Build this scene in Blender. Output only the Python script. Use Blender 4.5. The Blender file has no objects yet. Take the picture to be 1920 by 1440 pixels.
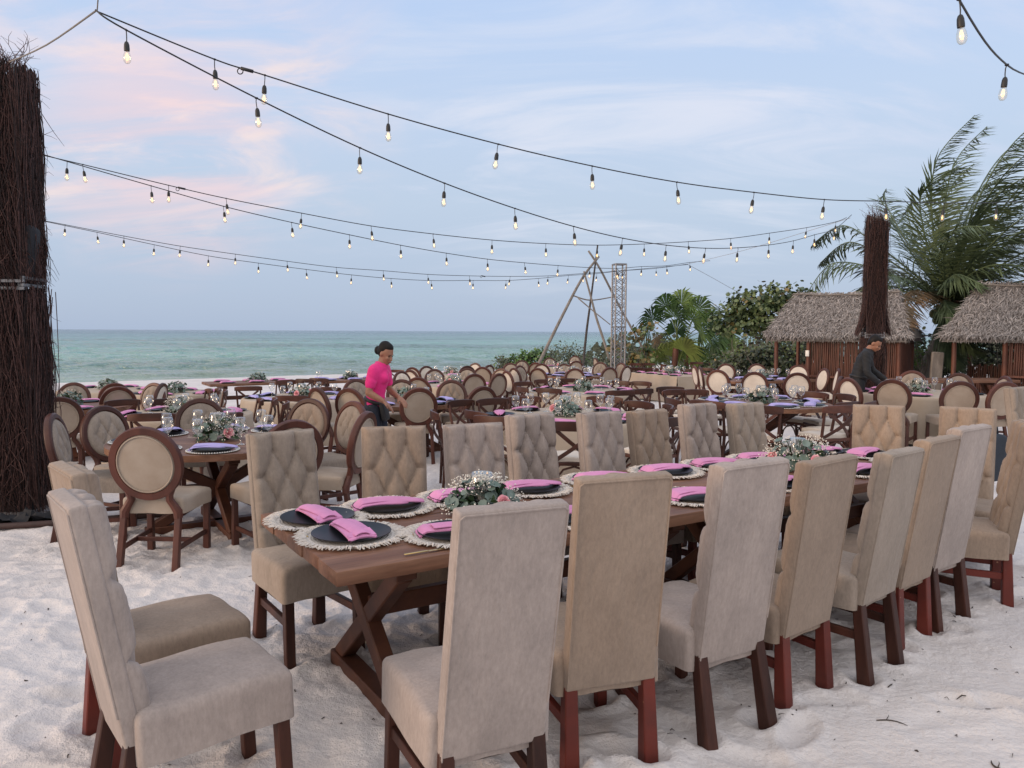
import bpy, bmesh, math, random
import numpy as np
from mathutils import Vector, Matrix, Euler
R = math.radians
rng = random.Random(11)
nrng = np.random.default_rng(5)
scene = bpy.context.scene
col = scene.collection

# ---------------------------------------------------------------- camera, world, sun, exposure
cam_data = bpy.data.cameras.new('camera')
cam = bpy.data.objects.new('camera', cam_data)
col.objects.link(cam)
cam.location = (0, 0, 1.65)
cam.rotation_euler = (Matrix.Rotation(R(90 - 3.92), 3, 'X') @ Matrix.Rotation(R(0.28), 3, 'Z')).to_euler()
cam_data.sensor_width = 36
cam_data.lens = 36 * 1442 / 1920
cam_data.clip_start = 0.05
cam_data.clip_end = 60000
scene.camera = cam
scene.view_settings.view_transform = 'Standard'
scene.view_settings.look = 'None'
scene.view_settings.exposure = 0.1
scene.view_settings.gamma = 1
scene.cycles.use_denoising = True
scene.cycles.max_bounces = 8
scene.cycles.transparent_max_bounces = 24
scene.cycles.caustics_reflective = False
scene.cycles.caustics_refractive = False

SUN_AZ, SUN_EL = -112.0, 9.0


def world_nodes():
    w = bpy.data.worlds.new("World")
    scene.world = w
    w.use_nodes = True
    nt = w.node_tree
    nt.nodes.clear()
    N = nt.nodes.new
    L = nt.links.new
    out = N('ShaderNodeOutputWorld')
    tc = N('ShaderNodeTexCoord')
    sep = N('ShaderNodeSeparateXYZ')
    L(tc.outputs['Generated'], sep.inputs[0])

    def math_(op, a, b=None, c=None, clamp=False):
        m = N('ShaderNodeMath')
        m.operation = op
        m.use_clamp = clamp
        for i, x in enumerate((a, b, c)):
            if x is None:
                continue
            if hasattr(x, 'default_value') or hasattr(x, 'links'):
                L(x, m.inputs[i])
            else:
                m.inputs[i].default_value = x
        return m.outputs[0]

    def vec(op, a, b=None):
        m = N('ShaderNodeVectorMath')
        m.operation = op
        L(a, m.inputs[0])
        if b is not None:
            if isinstance(b, (tuple, list)):
                m.inputs[1].default_value = b
            else:
                L(b, m.inputs[1])
        return m

    def ramp(fac, stops, interp='LINEAR'):
        r = N('ShaderNodeValToRGB')
        r.color_ramp.interpolation = interp
        els = r.color_ramp.elements
        while len(els) > 1:
            els.remove(els[-1])
        els[0].position = stops[0][0]
        els[0].color = (*stops[0][1], 1)
        for p, c in stops[1:]:
            e = els.new(p)
            e.color = (*c, 1)
        L(fac, r.inputs[0])
        return r.outputs[0]

    def mix(fac, a, b):
        m = N('ShaderNodeMix')
        m.data_type = 'RGBA'
        L(fac, m.inputs['Factor'])
        for s, x in ((m.inputs[6], a), (m.inputs[7], b)):
            if isinstance(x, tuple):
                s.default_value = (*x, 1)
            else:
                L(x, s)
        return m.outputs[2]

    def mapr(v, a, b, c=0.0, d=1.0):
        m = N('ShaderNodeMapRange')
        m.interpolation_type = 'SMOOTHSTEP'
        L(v, m.inputs[0])
        m.inputs[1].default_value = a
        m.inputs[2].default_value = b
        m.inputs[3].default_value = c
        m.inputs[4].default_value = d
        return m.outputs[0]

    z = sep.outputs['Z']
    base = ramp(z, [(0.0, (.375, .460, .610)), (.06, (.410, .497, .650)), (.16, (.472, .567, .712)),
                    (.27, (.492, .600, .782)), (.40, (.448, .582, .825)), (.7, (.36, .51, .80)), (1.0, (.31, .45, .74))])
    # warm afterglow low in the west (behind the left shoulder)
    def dirv(az, el):
        return (math.sin(R(az)) * math.cos(R(el)), math.cos(R(az)) * math.cos(R(el)), math.sin(R(el)))
    def lobe(az, el, a_out, a_in):
        d = vec('DOT_PRODUCT', tc.outputs['Generated'], dirv(az, el)).outputs['Value']
        return mapr(d, math.cos(R(a_out)), math.cos(R(a_in)))
    glow = lobe(SUN_AZ, 4, 62, 5)
    base = mix(math_('MULTIPLY', glow, .75), base, (1.05, .66, .47))
    # the brighter, whiter half of the sky overhead and behind
    back = lobe(-172, 48, 97, 25)
    base = mix(math_('MULTIPLY', back, .95), base, (1.26, 1.19, 1.16))
    # cirrus: noise on a sheet high above, combed by the wind
    zz = math_('MAXIMUM', math_('ADD', z, .30), .02)
    comb = N('ShaderNodeCombineXYZ')
    L(math_('DIVIDE', sep.outputs['X'], zz), comb.inputs[0])
    L(math_('DIVIDE', sep.outputs['Y'], zz), comb.inputs[1])

    def sheet(rot, sx, sy, scale, detail, rough, dist, off=(0, 0, 0)):
        mp = N('ShaderNodeMapping')
        mp.inputs['Location'].default_value = off
        mp.inputs['Rotation'].default_value = (0, 0, R(rot))
        mp.inputs['Scale'].default_value = (sx, sy, 1)
        L(comb.outputs[0], mp.inputs[0])
        n = N('ShaderNodeTexNoise')
        n.inputs['Scale'].default_value = scale
        n.inputs['Detail'].default_value = detail
        n.inputs['Roughness'].default_value = rough
        n.inputs['Distortion'].default_value = dist
        L(mp.outputs[0], n.inputs['Vector'])
        return n.outputs['Fac']
    n1 = sheet(50, 1.5, 2.6, 1.1, 9, .60, 1.3, (3.1, 0, 0))
    n2 = sheet(24, .9, 3.2, 1.1, 9, .62, .9, (1, 7, 0))
    n3 = sheet(0, 1, 1, .8, 3, .5, 0, (5, 2, 0))
    clear = mapr(z, .05, .17)
    wisp = mapr(n1, .42, .68)
    comb2 = mapr(n2, .46, .70)
    big = mapr(n3, .38, .60)
    left = lobe(-27, 17, 20, 7)
    low = lobe(-24, 11, 9, 2)
    mid = lobe(8, 22, 24, 8)
    veil = mix(left, (.60, .64, .79), (.80, .71, .76))
    base = mix(math_('MULTIPLY', math_('MULTIPLY', math_('MULTIPLY', comb2, big), .55), clear), base, veil)
    base = mix(math_('MULTIPLY', math_('MULTIPLY', mid, comb2), .55), base, (.74, .75, .83))
    peach = mix(wisp, (.78, .66, .74), (.93, .74, .68))
    base = mix(math_('MULTIPLY', math_('MULTIPLY', math_('MULTIPLY', left, wisp), .74), clear), base, peach)
    base = mix(math_('MULTIPLY', math_('MULTIPLY', low, mapr(n2, .36, .6)), .55), base, (.86, .61, .62))
    bg = N('ShaderNodeBackground')
    L(base, bg.inputs[0])
    bg.inputs[1].default_value = 1.0
    sky = N('ShaderNodeTexSky')
    sky.sky_type = 'NISHITA'
    sky.sun_disc = False
    sky.sun_elevation = R(SUN_EL)
    sky.sun_rotation = R(SUN_AZ)
    bg2 = N('ShaderNodeBackground')
    L(sky.outputs[0], bg2.inputs[0])
    bg2.inputs[1].default_value = .012
    add = N('ShaderNodeAddShader')
    L(bg.outputs[0], add.inputs[0])
    L(bg2.outputs[0], add.inputs[1])
    L(add.outputs[0], out.inputs[0])


world_nodes()
sd = bpy.data.lights.new('sun', 'SUN')
sd.energy = 1.7
sd.angle = R(22)
sd.color = (1.0, .72, .50)
sun = bpy.data.objects.new('sun', sd)
col.objects.link(sun)
dv = Vector((math.sin(R(SUN_AZ)) * math.cos(R(SUN_EL)), math.cos(R(SUN_AZ)) * math.cos(R(SUN_EL)), math.sin(R(SUN_EL))))
sun.rotation_euler = (-dv).to_track_quat('-Z', 'Y').to_euler()
sun.location = dv * 40


# ---------------------------------------------------------------- ground height
def ground(x, y):
    s = -.6 * x + .8 * y
    return float(np.interp(s, [-100, 5.5, 14, 34, 41, 60], [0, 0, -.23, -.47, -.85, -1.9]))


# ---------------------------------------------------------------- mesh helpers
class MB:
    def __init__(s):
        s.v = []
        s.f = []
        s.m = []
        s.n = 0

    def add(s, verts, faces, mi=0):
        o = s.n
        s.v.extend([tuple(map(float, p)) for p in verts])
        s.f.extend([tuple(i + o for i in fc) for fc in faces])
        s.m.extend([mi] * len(faces))
        s.n += len(verts)

    def box(s, size, loc=(0, 0, 0), rot=None, bev=0.0, seg=2, mi=0, taper=None):
        bm = bmesh.new()
        bmesh.ops.create_cube(bm, size=1)
        for v in bm.verts:
            v.co = Vector((v.co.x * size[0], v.co.y * size[1], v.co.z * size[2]))
            if taper and v.co.z < 0:
                v.co.x *= taper
                v.co.y *= taper
        if bev > 0:
            bmesh.ops.bevel(bm, geom=bm.edges[:], offset=bev, segments=seg, profile=.5, affect='EDGES')
        s.bm(bm, loc, rot, mi)

    def bm(s, bm, loc=(0, 0, 0), rot=None, mi=0):
        m = Matrix.Translation(loc)
        if rot is not None:
            m = m @ (rot.to_4x4() if isinstance(rot, Matrix) else Euler(rot).to_matrix().to_4x4())
        bm.verts.index_update()
        s.add([m @ v.co for v in bm.verts], [[v.index for v in f.verts] for f in bm.faces], mi)
        bm.free()

    def beam(s, a, b, w, h, bev=.004, up=(0, 0, 1), mi=0, taper=None):
        a = Vector(a)
        b = Vector(b)
        d = b - a
        L_ = d.length
        z = d.normalized()
        upv = Vector(up)
        if abs(z.dot(upv)) > .98:
            upv = Vector((0, 1, 0))
        x = upv.cross(z).normalized()
        y = z.cross(x)
        rot = Matrix((x, y, z)).transposed()
        s.box((w, h, L_), (a + b) / 2, rot, bev, 1, mi, taper)

    def tube(s, path, rad, n=8, cap=True, mi=0, flat=1.0, closed=False, up=None):
        P = [Vector(p) for p in path]
        k = len(P)
        rads = [rad] * k if isinstance(rad, (int, float)) else list(rad)
        vs = []
        fs = []
        prevx = None
        for i, p in enumerate(P):
            if closed:
                t = P[(i + 1) % k] - P[i - 1]
            else:
                t = (P[min(i + 1, k - 1)] - P[max(i - 1, 0)])
            t = t.normalized() if t.length > 1e-9 else Vector((0, 0, 1))
            if prevx is None:
                a = Vector(up) if up is not None else (Vector((0, 0, 1)) if abs(t.z) < .9 else Vector((1, 0, 0)))
                x = a.cross(t).normalized()
            else:
                x = (prevx - t * prevx.dot(t))
                x = x.normalized() if x.length > 1e-6 else prevx
            prevx = x
            y = t.cross(x)
            for j in range(n):
                th = 2 * math.pi * (j + .5) / n
                vs.append(p + (x * math.cos(th) + y * math.sin(th) * flat) * rads[i])
        rng_ = range(k if closed else k - 1)
        for i in rng_:
            i2 = (i + 1) % k
            for j in range(n):
                j2 = (j + 1) % n
                fs.append((i * n + j, i * n + j2, i2 * n + j2, i2 * n + j))
        if cap and not closed:
            fs.append(tuple(range(n - 1, -1, -1)))
            fs.append(tuple((k - 1) * n + j for j in range(n)))
        s.add(vs, fs, mi)

    def lathe(s, prof, n=24, loc=(0, 0, 0), mi=0, sx=1, sy=1):
        vs = []
        fs = []
        k = len(prof)
        for r, z in prof:
            for j in range(n):
                th = 2 * math.pi * j / n
                vs.append((loc[0] + r * math.cos(th) * sx, loc[1] + r * math.sin(th) * sy, loc[2] + z))
        for i in range(k - 1):
            for j in range(n):
                j2 = (j + 1) % n
                fs.append((i * n + j, i * n + j2, (i + 1) * n + j2, (i + 1) * n + j))
        if prof[0][0] > 1e-5:
            fs.append(tuple(range(n - 1, -1, -1)))
        if prof[-1][0] > 1e-5:
            fs.append(tuple((k - 1) * n + j for j in range(n)))
        s.add(vs, fs, mi)

    def grid(s, P, mi=0, flip=False):
        # P: array (a, b, 3)
        a, b = P.shape[:2]
        fs = []
        for i in range(a - 1):
            for j in range(b - 1):
                q = (i * b + j, i * b + j + 1, (i + 1) * b + j + 1, (i + 1) * b + j)
                fs.append(q[::-1] if flip else q)
        s.add(P.reshape(-1, 3), fs, mi)

    def ball(s, c, r, sub=1, mi=0, scale=(1, 1, 1)):
        bm = bmesh.new()
        bmesh.ops.create_icosphere(bm, subdivisions=sub, radius=r)
        for v in bm.verts:
            v.co = Vector((v.co.x * scale[0], v.co.y * scale[1], v.co.z * scale[2]))
        s.bm(bm, c, None, mi)

    def mesh(s, name, mats, smooth=True, sharp=40):
        me = bpy.data.meshes.new(name)
        me.from_pydata(s.v, [], s.f)
        if not isinstance(mats, (list, tuple)):
            mats = [mats]
        for m in mats:
            me.materials.append(m)
        if len(mats) > 1:
            me.polygons.foreach_set('material_index', s.m)
        if smooth:
            me.polygons.foreach_set('use_smooth', [True] * len(me.polygons))
            if sharp:
                me.set_sharp_from_angle(angle=R(sharp))
        me.update()
        return me


def link(name, me, parent=None):
    o = bpy.data.objects.new(name, me)
    col.objects.link(o)
    if parent is not None:
        o.parent = parent
    return o


def part(mb, name, mats, parent, **k):
    return link(name, mb.mesh(name, mats, **k), parent)


def tag(o, label, cat, group=None, kind=None):
    if label:
        o['label'] = label
    if cat:
        o['category'] = cat
    if group:
        o['group'] = group
    if kind:
        o['kind'] = kind
    return o


def empty(name, label, cat, group=None, loc=(0, 0, 0), rz=0.0):
    o = bpy.data.objects.new(name, None)
    o.empty_display_size = .1
    col.objects.link(o)
    o.location = loc
    o.rotation_euler = (0, 0, rz)
    return tag(o, label, cat, group)


def structure(name, me):
    o = link(name, me)
    o['kind'] = 'structure'
    return o


def copy_tree(o, parent=None):
    c = o.copy()
    col.objects.link(c)
    c.parent = parent
    for ch in list(o.children):
        copy_tree(ch, c)
    return c


def place(o, loc, rz=0.0, tilt=(0, 0)):
    o.location = loc
    o.rotation_euler = (tilt[0], tilt[1], rz)


PROTO = {}


def proto(key, builder, used=set()):
    """first use gives the built thing itself, later uses give copies of it"""
    if key not in PROTO:
        PROTO[key] = builder()
        return PROTO[key]
    return copy_tree(PROTO[key])


# ---------------------------------------------------------------- materials
def mat(name, color, rough=.6, noise=None, bump=None, spec=.5, sheen=0, metal=0, obj_var=0.0, coords='Object',
        color2=None, nscale=(1, 1, 1), detail=5, extra=None, lo=.35, hi=.65, trans=0, coat=0):
    m = bpy.data.materials.new(name)
    m.use_nodes = True
    nt = m.node_tree
    N = nt.nodes.new
    L = nt.links.new
    b = nt.nodes['Principled BSDF']
    b.inputs['Base Color'].default_value = (*color, 1)
    b.inputs['Roughness'].default_value = rough
    b.inputs['Specular IOR Level'].default_value = spec
    b.inputs['Metallic'].default_value = metal
    if sheen:
        b.inputs['Sheen Weight'].default_value = sheen
        b.inputs['Sheen Roughness'].default_value = .4
    if coat:
        b.inputs['Coat Weight'].default_value = coat
        b.inputs['Coat Roughness'].default_value = .25
    tc = N('ShaderNodeTexCoord')
    mp = N('ShaderNodeMapping')
    mp.inputs['Scale'].default_value = nscale
    L(tc.outputs[coords], mp.inputs[0])
    oi = N('ShaderNodeObjectInfo')
    if coords == 'Object':
        off = N('ShaderNodeVectorMath')
        off.operation = 'MULTIPLY_ADD'
        comb = N('ShaderNodeCombineXYZ')
        for i in range(3):
            L(oi.outputs['Random'], comb.inputs[i])
        L(comb.outputs[0], off.inputs[0])
        off.inputs[1].default_value = (17, 31, 23)
        L(mp.outputs[0], off.inputs[2])
        vecout = off.outputs[0]
    else:
        vecout = mp.outputs[0]
    cur = None
    if noise:
        n = N('ShaderNodeTexNoise')
        n.inputs['Scale'].default_value = noise
        n.inputs['Detail'].default_value = detail
        n.inputs['Roughness'].default_value = .6
        L(vecout, n.inputs['Vector'])
        mr = N('ShaderNodeMapRange')
        mr.inputs[1].default_value = lo
        mr.inputs[2].default_value = hi
        L(n.outputs['Fac'], mr.inputs[0])
        mx = N('ShaderNodeMix')
        mx.data_type = 'RGBA'
        mx.inputs[6].default_value = (*color, 1)
        c2 = color2 if color2 else tuple(c * .72 for c in color)
        mx.inputs[7].default_value = (*c2, 1)
        L(mr.outputs[0], mx.inputs['Factor'])
        cur = mx.outputs[2]
    if obj_var:
        hs = N('ShaderNodeHueSaturation')
        mr2 = N('ShaderNodeMapRange')
        mr2.inputs[3].default_value = 1 - obj_var
        mr2.inputs[4].default_value = 1 + obj_var
        L(oi.outputs['Random'], mr2.inputs[0])
        L(mr2.outputs[0], hs.inputs['Value'])
        if cur is not None:
            L(cur, hs.inputs['Color'])
        else:
            hs.inputs['Color'].default_value = (*color, 1)
        cur = hs.outputs[0]
    if cur is not None:
        L(cur, b.inputs['Base Color'])
    if bump:
        sc, st, dist = bump
        n = N('ShaderNodeTexNoise')
        n.inputs['Scale'].default_value = sc
        n.inputs['Detail'].default_value = 4
        L(vecout, n.inputs['Vector'])
        bp = N('ShaderNodeBump')
        bp.inputs['Strength'].default_value = st
        bp.inputs['Distance'].default_value = dist
        L(n.outputs['Fac'], bp.inputs['Height'])
        L(bp.outputs[0], b.inputs['Normal'])
    if extra:
        extra(nt, b, vecout, cur)
    return m


def glass_mat(name, tint=(1, 1, 1), gloss=.12):
    m = bpy.data.materials.new(name)
    m.use_nodes = True
    nt = m.node_tree
    nt.nodes.clear()
    N = nt.nodes.new
    L = nt.links.new
    o = N('ShaderNodeOutputMaterial')
    t = N('ShaderNodeBsdfTransparent')
    t.inputs[0].default_value = (*tint, 1)
    g = N('ShaderNodeBsdfGlossy')
    g.inputs['Roughness'].default_value = .03
    lw = N('ShaderNodeLayerWeight')
    lw.inputs[0].default_value = .35
    mr = N('ShaderNodeMapRange')
    mr.inputs[3].default_value = gloss * .5
    mr.inputs[4].default_value = .75
    L(lw.outputs['Facing'], mr.inputs[0])
    mx = N('ShaderNodeMixShader')
    L(mr.outputs[0], mx.inputs[0])
    L(t.outputs[0], mx.inputs[1])
    L(g.outputs[0], mx.inputs[2])
    L(mx.outputs[0], o.inputs[0])
    return m


def emit_mat(name, color, strength):
    m = bpy.data.materials.new(name)
    m.use_nodes = True
    b = m.node_tree.nodes['Principled BSDF']
    b.inputs['Base Color'].default_value = (*color, 1)
    b.inputs['Emission Color'].default_value = (*color, 1)
    b.inputs['Emission Strength'].default_value = strength
    return m


M = {}


def worn(nt, b, vecout, cur):
    # rubbed, faded patches and a fine vertical nap in the pile
    N = nt.nodes.new
    L = nt.links.new
    mp = N('ShaderNodeMapping')
    mp.inputs['Scale'].default_value = (80, 80, 45)
    L(vecout, mp.inputs[0])
    n = N('ShaderNodeTexNoise')
    n.inputs['Scale'].default_value = 1.0
    n.inputs['Detail'].default_value = 6
    n.inputs['Roughness'].default_value = .7
    L(mp.outputs[0], n.inputs['Vector'])
    n2 = N('ShaderNodeTexNoise')
    n2.inputs['Scale'].default_value = 75
    n2.inputs['Detail'].default_value = 6
    n2.inputs['Roughness'].default_value = .75
    L(vecout, n2.inputs['Vector'])
    ad = N('ShaderNodeMath')
    L(n.outputs['Fac'], ad.inputs[0])
    L(n2.outputs['Fac'], ad.inputs[1])
    mr = N('ShaderNodeMapRange')
    mr.inputs[1].default_value = .7
    mr.inputs[2].default_value = 1.3
    mr.inputs[3].default_value = .85
    mr.inputs[4].default_value = 1.15
    L(ad.outputs[0], mr.inputs[0])
    hs = N('ShaderNodeHueSaturation')
    L(mr.outputs[0], hs.inputs['Value'])
    L(cur, hs.inputs['Color'])
    L(hs.outputs[0], b.inputs['Base Color'])
    n3 = N('ShaderNodeTexNoise')
    n3.inputs['Scale'].default_value = 9
    n3.inputs['Detail'].default_value = 3
    n3.inputs['Distortion'].default_value = 1.2
    L(vecout, n3.inputs['Vector'])
    a2 = N('ShaderNodeMath')
    a2.operation = 'MULTIPLY_ADD'
    a2.inputs[1].default_value = .12
    L(n2.outputs['Fac'], a2.inputs[0])
    L(n3.outputs['Fac'], a2.inputs[2])
    bp = N('ShaderNodeBump')
    bp.inputs['Strength'].default_value = .5
    bp.inputs['Distance'].default_value = .012
    L(a2.outputs[0], bp.inputs['Height'])
    L(bp.outputs[0], b.inputs['Normal'])


# velvet upholstery
M['velvet_pink'] = mat('velvet_pink', (.355, .298, .268), .95, 5.5, (420, .25, .002), sheen=.12, obj_var=.10, color2=(.28, .236, .214), spec=.15, nscale=(1, 1, .55), detail=9, extra=worn)
M['velvet_tan'] = mat('velvet_tan', (.295, .228, .178), .95, 4.5, (420, .25, .002), sheen=.12, obj_var=.10, color2=(.245, .188, .147), spec=.15, nscale=(1, 1, .55), detail=9, extra=worn)
M['velvet_beige'] = mat('velvet_beige', (.30, .248, .207), .95, 5, (420, .25, .002), sheen=.12, obj_var=.10, color2=(.245, .203, .168), spec=.15, nscale=(1, 1, .55), detail=9, extra=worn)
M['linen_plain'] = mat('linen_plain', (.36, .30, .245), .95, 5, (500, .3, .002), sheen=.08, obj_var=.14, color2=(.30, .24, .19), spec=.12)
M['cream'] = mat('cream', (.62, .56, .49), .9, 5, (420, .2, .002), sheen=.15, obj_var=.06, color2=(.52, .46, .40), spec=.15)
M['wood_oval'] = mat('wood_oval', (.092, .030, .020), .45, 8, (60, .12, .002), obj_var=.25, spec=.35, nscale=(1, 1, .25), color2=(.05, .017, .012))
M['wood_cross'] = mat('wood_cross', (.082, .029, .019), .42, 9, (60, .1, .002), obj_var=.4, spec=.35, nscale=(.4, 1, 1), color2=(.042, .016, .011))
M['wood_leg'] = mat('wood_leg', (.075, .026, .017), .5, 9, (40, .2, .003), obj_var=.2, spec=.25, nscale=(1, 1, .2), color2=(.03, .012, .009))


def chipped(nt, b, vecout, cur):
    N = nt.nodes.new
    L = nt.links.new
    n = N('ShaderNodeTexNoise')
    n.inputs['Scale'].default_value = 24
    n.inputs['Detail'].default_value = 6
    L(vecout, n.inputs['Vector'])
    geo = N('ShaderNodeNewGeometry')
    r = N('ShaderNodeMapRange')
    r.inputs[1].default_value = .70
    r.inputs[2].default_value = .73
    L(n.outputs['Fac'], r.inputs[0])
    mx = N('ShaderNodeMix')
    mx.data_type = 'RGBA'
    L(r.outputs[0], mx.inputs['Factor'])
    L(cur, mx.inputs[6])
    mx.inputs[7].default_value = (.30, .15, .09, 1)
    L(mx.outputs[2], b.inputs['Base Color'])


M['red_paint'] = mat('red_paint', (.135, .024, .016), .5, 6, (40, .15, .002), obj_var=.12, spec=.3, color2=(.095, .02, .015), extra=chipped)


def plank_extra(nt, b, vecout, cur):
    N = nt.nodes.new
    L = nt.links.new
    tc = N('ShaderNodeTexCoord')
    w = N('ShaderNodeTexNoise')
    w.inputs['Scale'].default_value = 1.0
    w.inputs['Detail'].default_value = 8
    w.inputs['Distortion'].default_value = .6
    mp = N('ShaderNodeMapping')
    mp.inputs['Scale'].default_value = (3, 55, 55)
    L(tc.outputs['Object'], mp.inputs[0])
    L(mp.outputs[0], w.inputs['Vector'])
    mx = N('ShaderNodeMix')
    mx.data_type = 'RGBA'
    mx.blend_type = 'MULTIPLY'
    mr = N('ShaderNodeMapRange')
    mr.inputs[1].default_value = .3
    mr.inputs[2].default_value = .7
    mr.inputs[3].default_value = .25
    mr.inputs[4].default_value = .95
    L(w.outputs['Fac'], mr.inputs[0])
    mx.inputs['Factor'].default_value = .5
    L(cur, mx.inputs[6])
    L(mr.outputs[0], mx.inputs[7])
    L(mx.outputs[2], b.inputs['Base Color'])
    bp = N('ShaderNodeBump')
    bp.inputs['Strength'].default_value = .25
    bp.inputs['Distance'].default_value = .002
    L(w.outputs['Fac'], bp.inputs['Height'])
    L(bp.outputs[0], b.inputs['Normal'])


M['table_wood'] = mat('table_wood', (.25, .128, .078), .55, 3.5, None, obj_var=.06, spec=.3, nscale=(.6, 3, 3), color2=(.15, .066, .038), extra=plank_extra)
M['trestle_wood'] = mat('trestle_wood', (.095, .036, .020), .5, 6, (30, .2, .003), obj_var=.1, spec=.25, nscale=(1, 1, 1), color2=(.055, .021, .014))
M['table_cloth'] = mat('table_cloth', (.42, .35, .285), .9, 2.2, (300, .25, .002), obj_var=.06, color2=(.38, .31, .24), spec=.2)
M['macrame'] = mat('macrame', (.66, .61, .56), .95, 60, (160, .6, .004), color2=(.50, .455, .41), spec=.1)
M['plate_black'] = mat('plate_black', (.010, .011, .015), .42, 12, (90, .06, .001), color2=(.014, .015, .019), spec=.28)
M['napkin_pink'] = mat('napkin_pink', (.62, .265, .465), .9, 12, (700, .25, .001), obj_var=.06, sheen=.1, color2=(.56, .235, .415), spec=.1)
M['napkin_violet'] = mat('napkin_violet', (.40, .36, .66), .9, 12, (700, .25, .001), obj_var=.08, sheen=.1, color2=(.34, .31, .58), spec=.1)
M['glass'] = glass_mat('glass', (.96, .975, .975), .16)
M['bulb_glass'] = glass_mat('bulb_glass', (.99, .95, .88), .08)
M['filament'] = emit_mat('filament', (1.0, .60, .26), 2.6)
M['black_rubber'] = mat('black_rubber', (.012, .012, .013), .5, 30, None)
M['gold'] = mat('gold', (.62, .43, .16), .28, metal=1)
M['candle'] = mat('candle', (.75, .70, .62), .6)
M['rose'] = mat('rose', (.80, .33, .40), .7, 30, None, color2=(.86, .52, .52), sheen=.2)
M['gyp'] = mat('gyp', (.78, .74, .66), .8)
M['eucalyptus'] = mat('eucalyptus', (.16, .215, .195), .6, 14, None, obj_var=.1, color2=(.09, .135, .105))
M['leaf_dark'] = mat('leaf_dark', (.035, .07, .026), .45, 14, None, obj_var=.1, color2=(.02, .042, .016))
M['twig_dark'] = mat('twig_dark', (.030, .014, .013), .85, 40, None, color2=(.012, .006, .006))
M['twig'] = mat('twig', (.105, .046, .038), .8, 40, None, color2=(.024, .010, .009), lo=.3, hi=.7)
M['black_cloth'] = mat('black_cloth', (.010, .011, .016), .8, 8, (200, .3, .002))
M['truss_metal'] = mat('truss_metal', (.22, .22, .23), .45, 12, None, metal=.6, color2=(.2, .2, .21))
M['driftwood'] = mat('driftwood', (.225, .20, .18), .85, 9, (30, .4, .01), nscale=(1, 1, .3), color2=(.13, .115, .103))
M['dark_pole'] = mat('dark_pole', (.075, .066, .062), .85, 9, (30, .4, .01), color2=(.04, .035, .034))
M['thatch_light'] = mat('thatch_light', (.345, .315, .30), .9, 14, None, coords='Generated', nscale=(8, 8, 8), color2=(.28, .25, .235))
M['thatch_dark'] = mat('thatch_dark', (.15, .13, .12), .9, 14, None, coords='Generated', nscale=(8, 8, 8), color2=(.075, .063, .057))
M['thatch'] = mat('thatch', (.29, .268, .258), .9, 14, (60, .5, .01), coords='Generated', nscale=(8, 8, 8), color2=(.135, .12, .114), lo=.3, hi=.7)
M['stick_wall'] = mat('stick_wall', (.115, .038, .022), .55, 5, (40, .2, .004), nscale=(6, 6, .6), color2=(.05, .018, .012))
M['post_wood'] = mat('post_wood', (.16, .055, .03), .6, 4, (30, .3, .005), nscale=(2, 2, .6), color2=(.08, .028, .018))
M['white_plastic'] = mat('white_plastic', (.72, .71, .68), .4)
M['skin'] = mat('skin', (.30, .145, .09), .5, 20, None, color2=(.26, .12, .075))
M['hair'] = mat('hair', (.006, .005, .005), .55, 40, None, color2=(.010, .008, .008), spec=.2)
M['shirt_pink'] = mat('shirt_pink', (.78, .025, .22), .8, 10, (160, .3, .002), color2=(.66, .02, .18), sheen=.1)
M['navy'] = mat('navy', (.010, .014, .028), .8, 10, (160, .3, .002))
M['black_shirt'] = mat('black_shirt', (.010, .011, .014), .75, 10, (120, .3, .003))
M['black_belt'] = mat('black_belt', (.012, .011, .012), .6)

# ================================================================ setting: sand, sea
def vnoise(x, y, seed):
    xi = np.floor(x).astype(int)
    yi = np.floor(y).astype(int)
    xf = x - xi
    yf = y - yi
    def h(a, b):
        n = (a * 374761393 + b * 668265263 + seed * 974634777) & 0x7fffffff
        n = ((n ^ (n >> 13)) * 1274126177) & 0x7fffffff
        return ((n ^ (n >> 16)) & 0xffff) / 65535.0
    u = xf * xf * (3 - 2 * xf)
    v = yf * yf * (3 - 2 * yf)
    a = h(xi, yi) * (1 - u) + h(xi + 1, yi) * u
    b = h(xi, yi + 1) * (1 - u) + h(xi + 1, yi + 1) * u
    return a * (1 - v) + b * v - .5


def ground_np(X, Y):
    s = -.6 * X + .8 * Y
    return np.interp(s, [-100, 5.5, 14, 34, 41, 60, 4000], [0, 0, -.23, -.47, -.85, -1.9, -6])


def axis(lo, a, b, hi, step, ratio):
    mid = list(np.arange(a, b + step / 2, step))
    up = [mid[-1]]
    st = step
    while up[-1] < hi:
        st *= ratio
        up.append(up[-1] + st)
    dn = [mid[0]]
    st = step
    while dn[-1] > lo:
        st *= ratio
        dn.append(dn[-1] - st)
    return np.array(dn[1:][::-1] + mid + up[1:])


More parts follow.
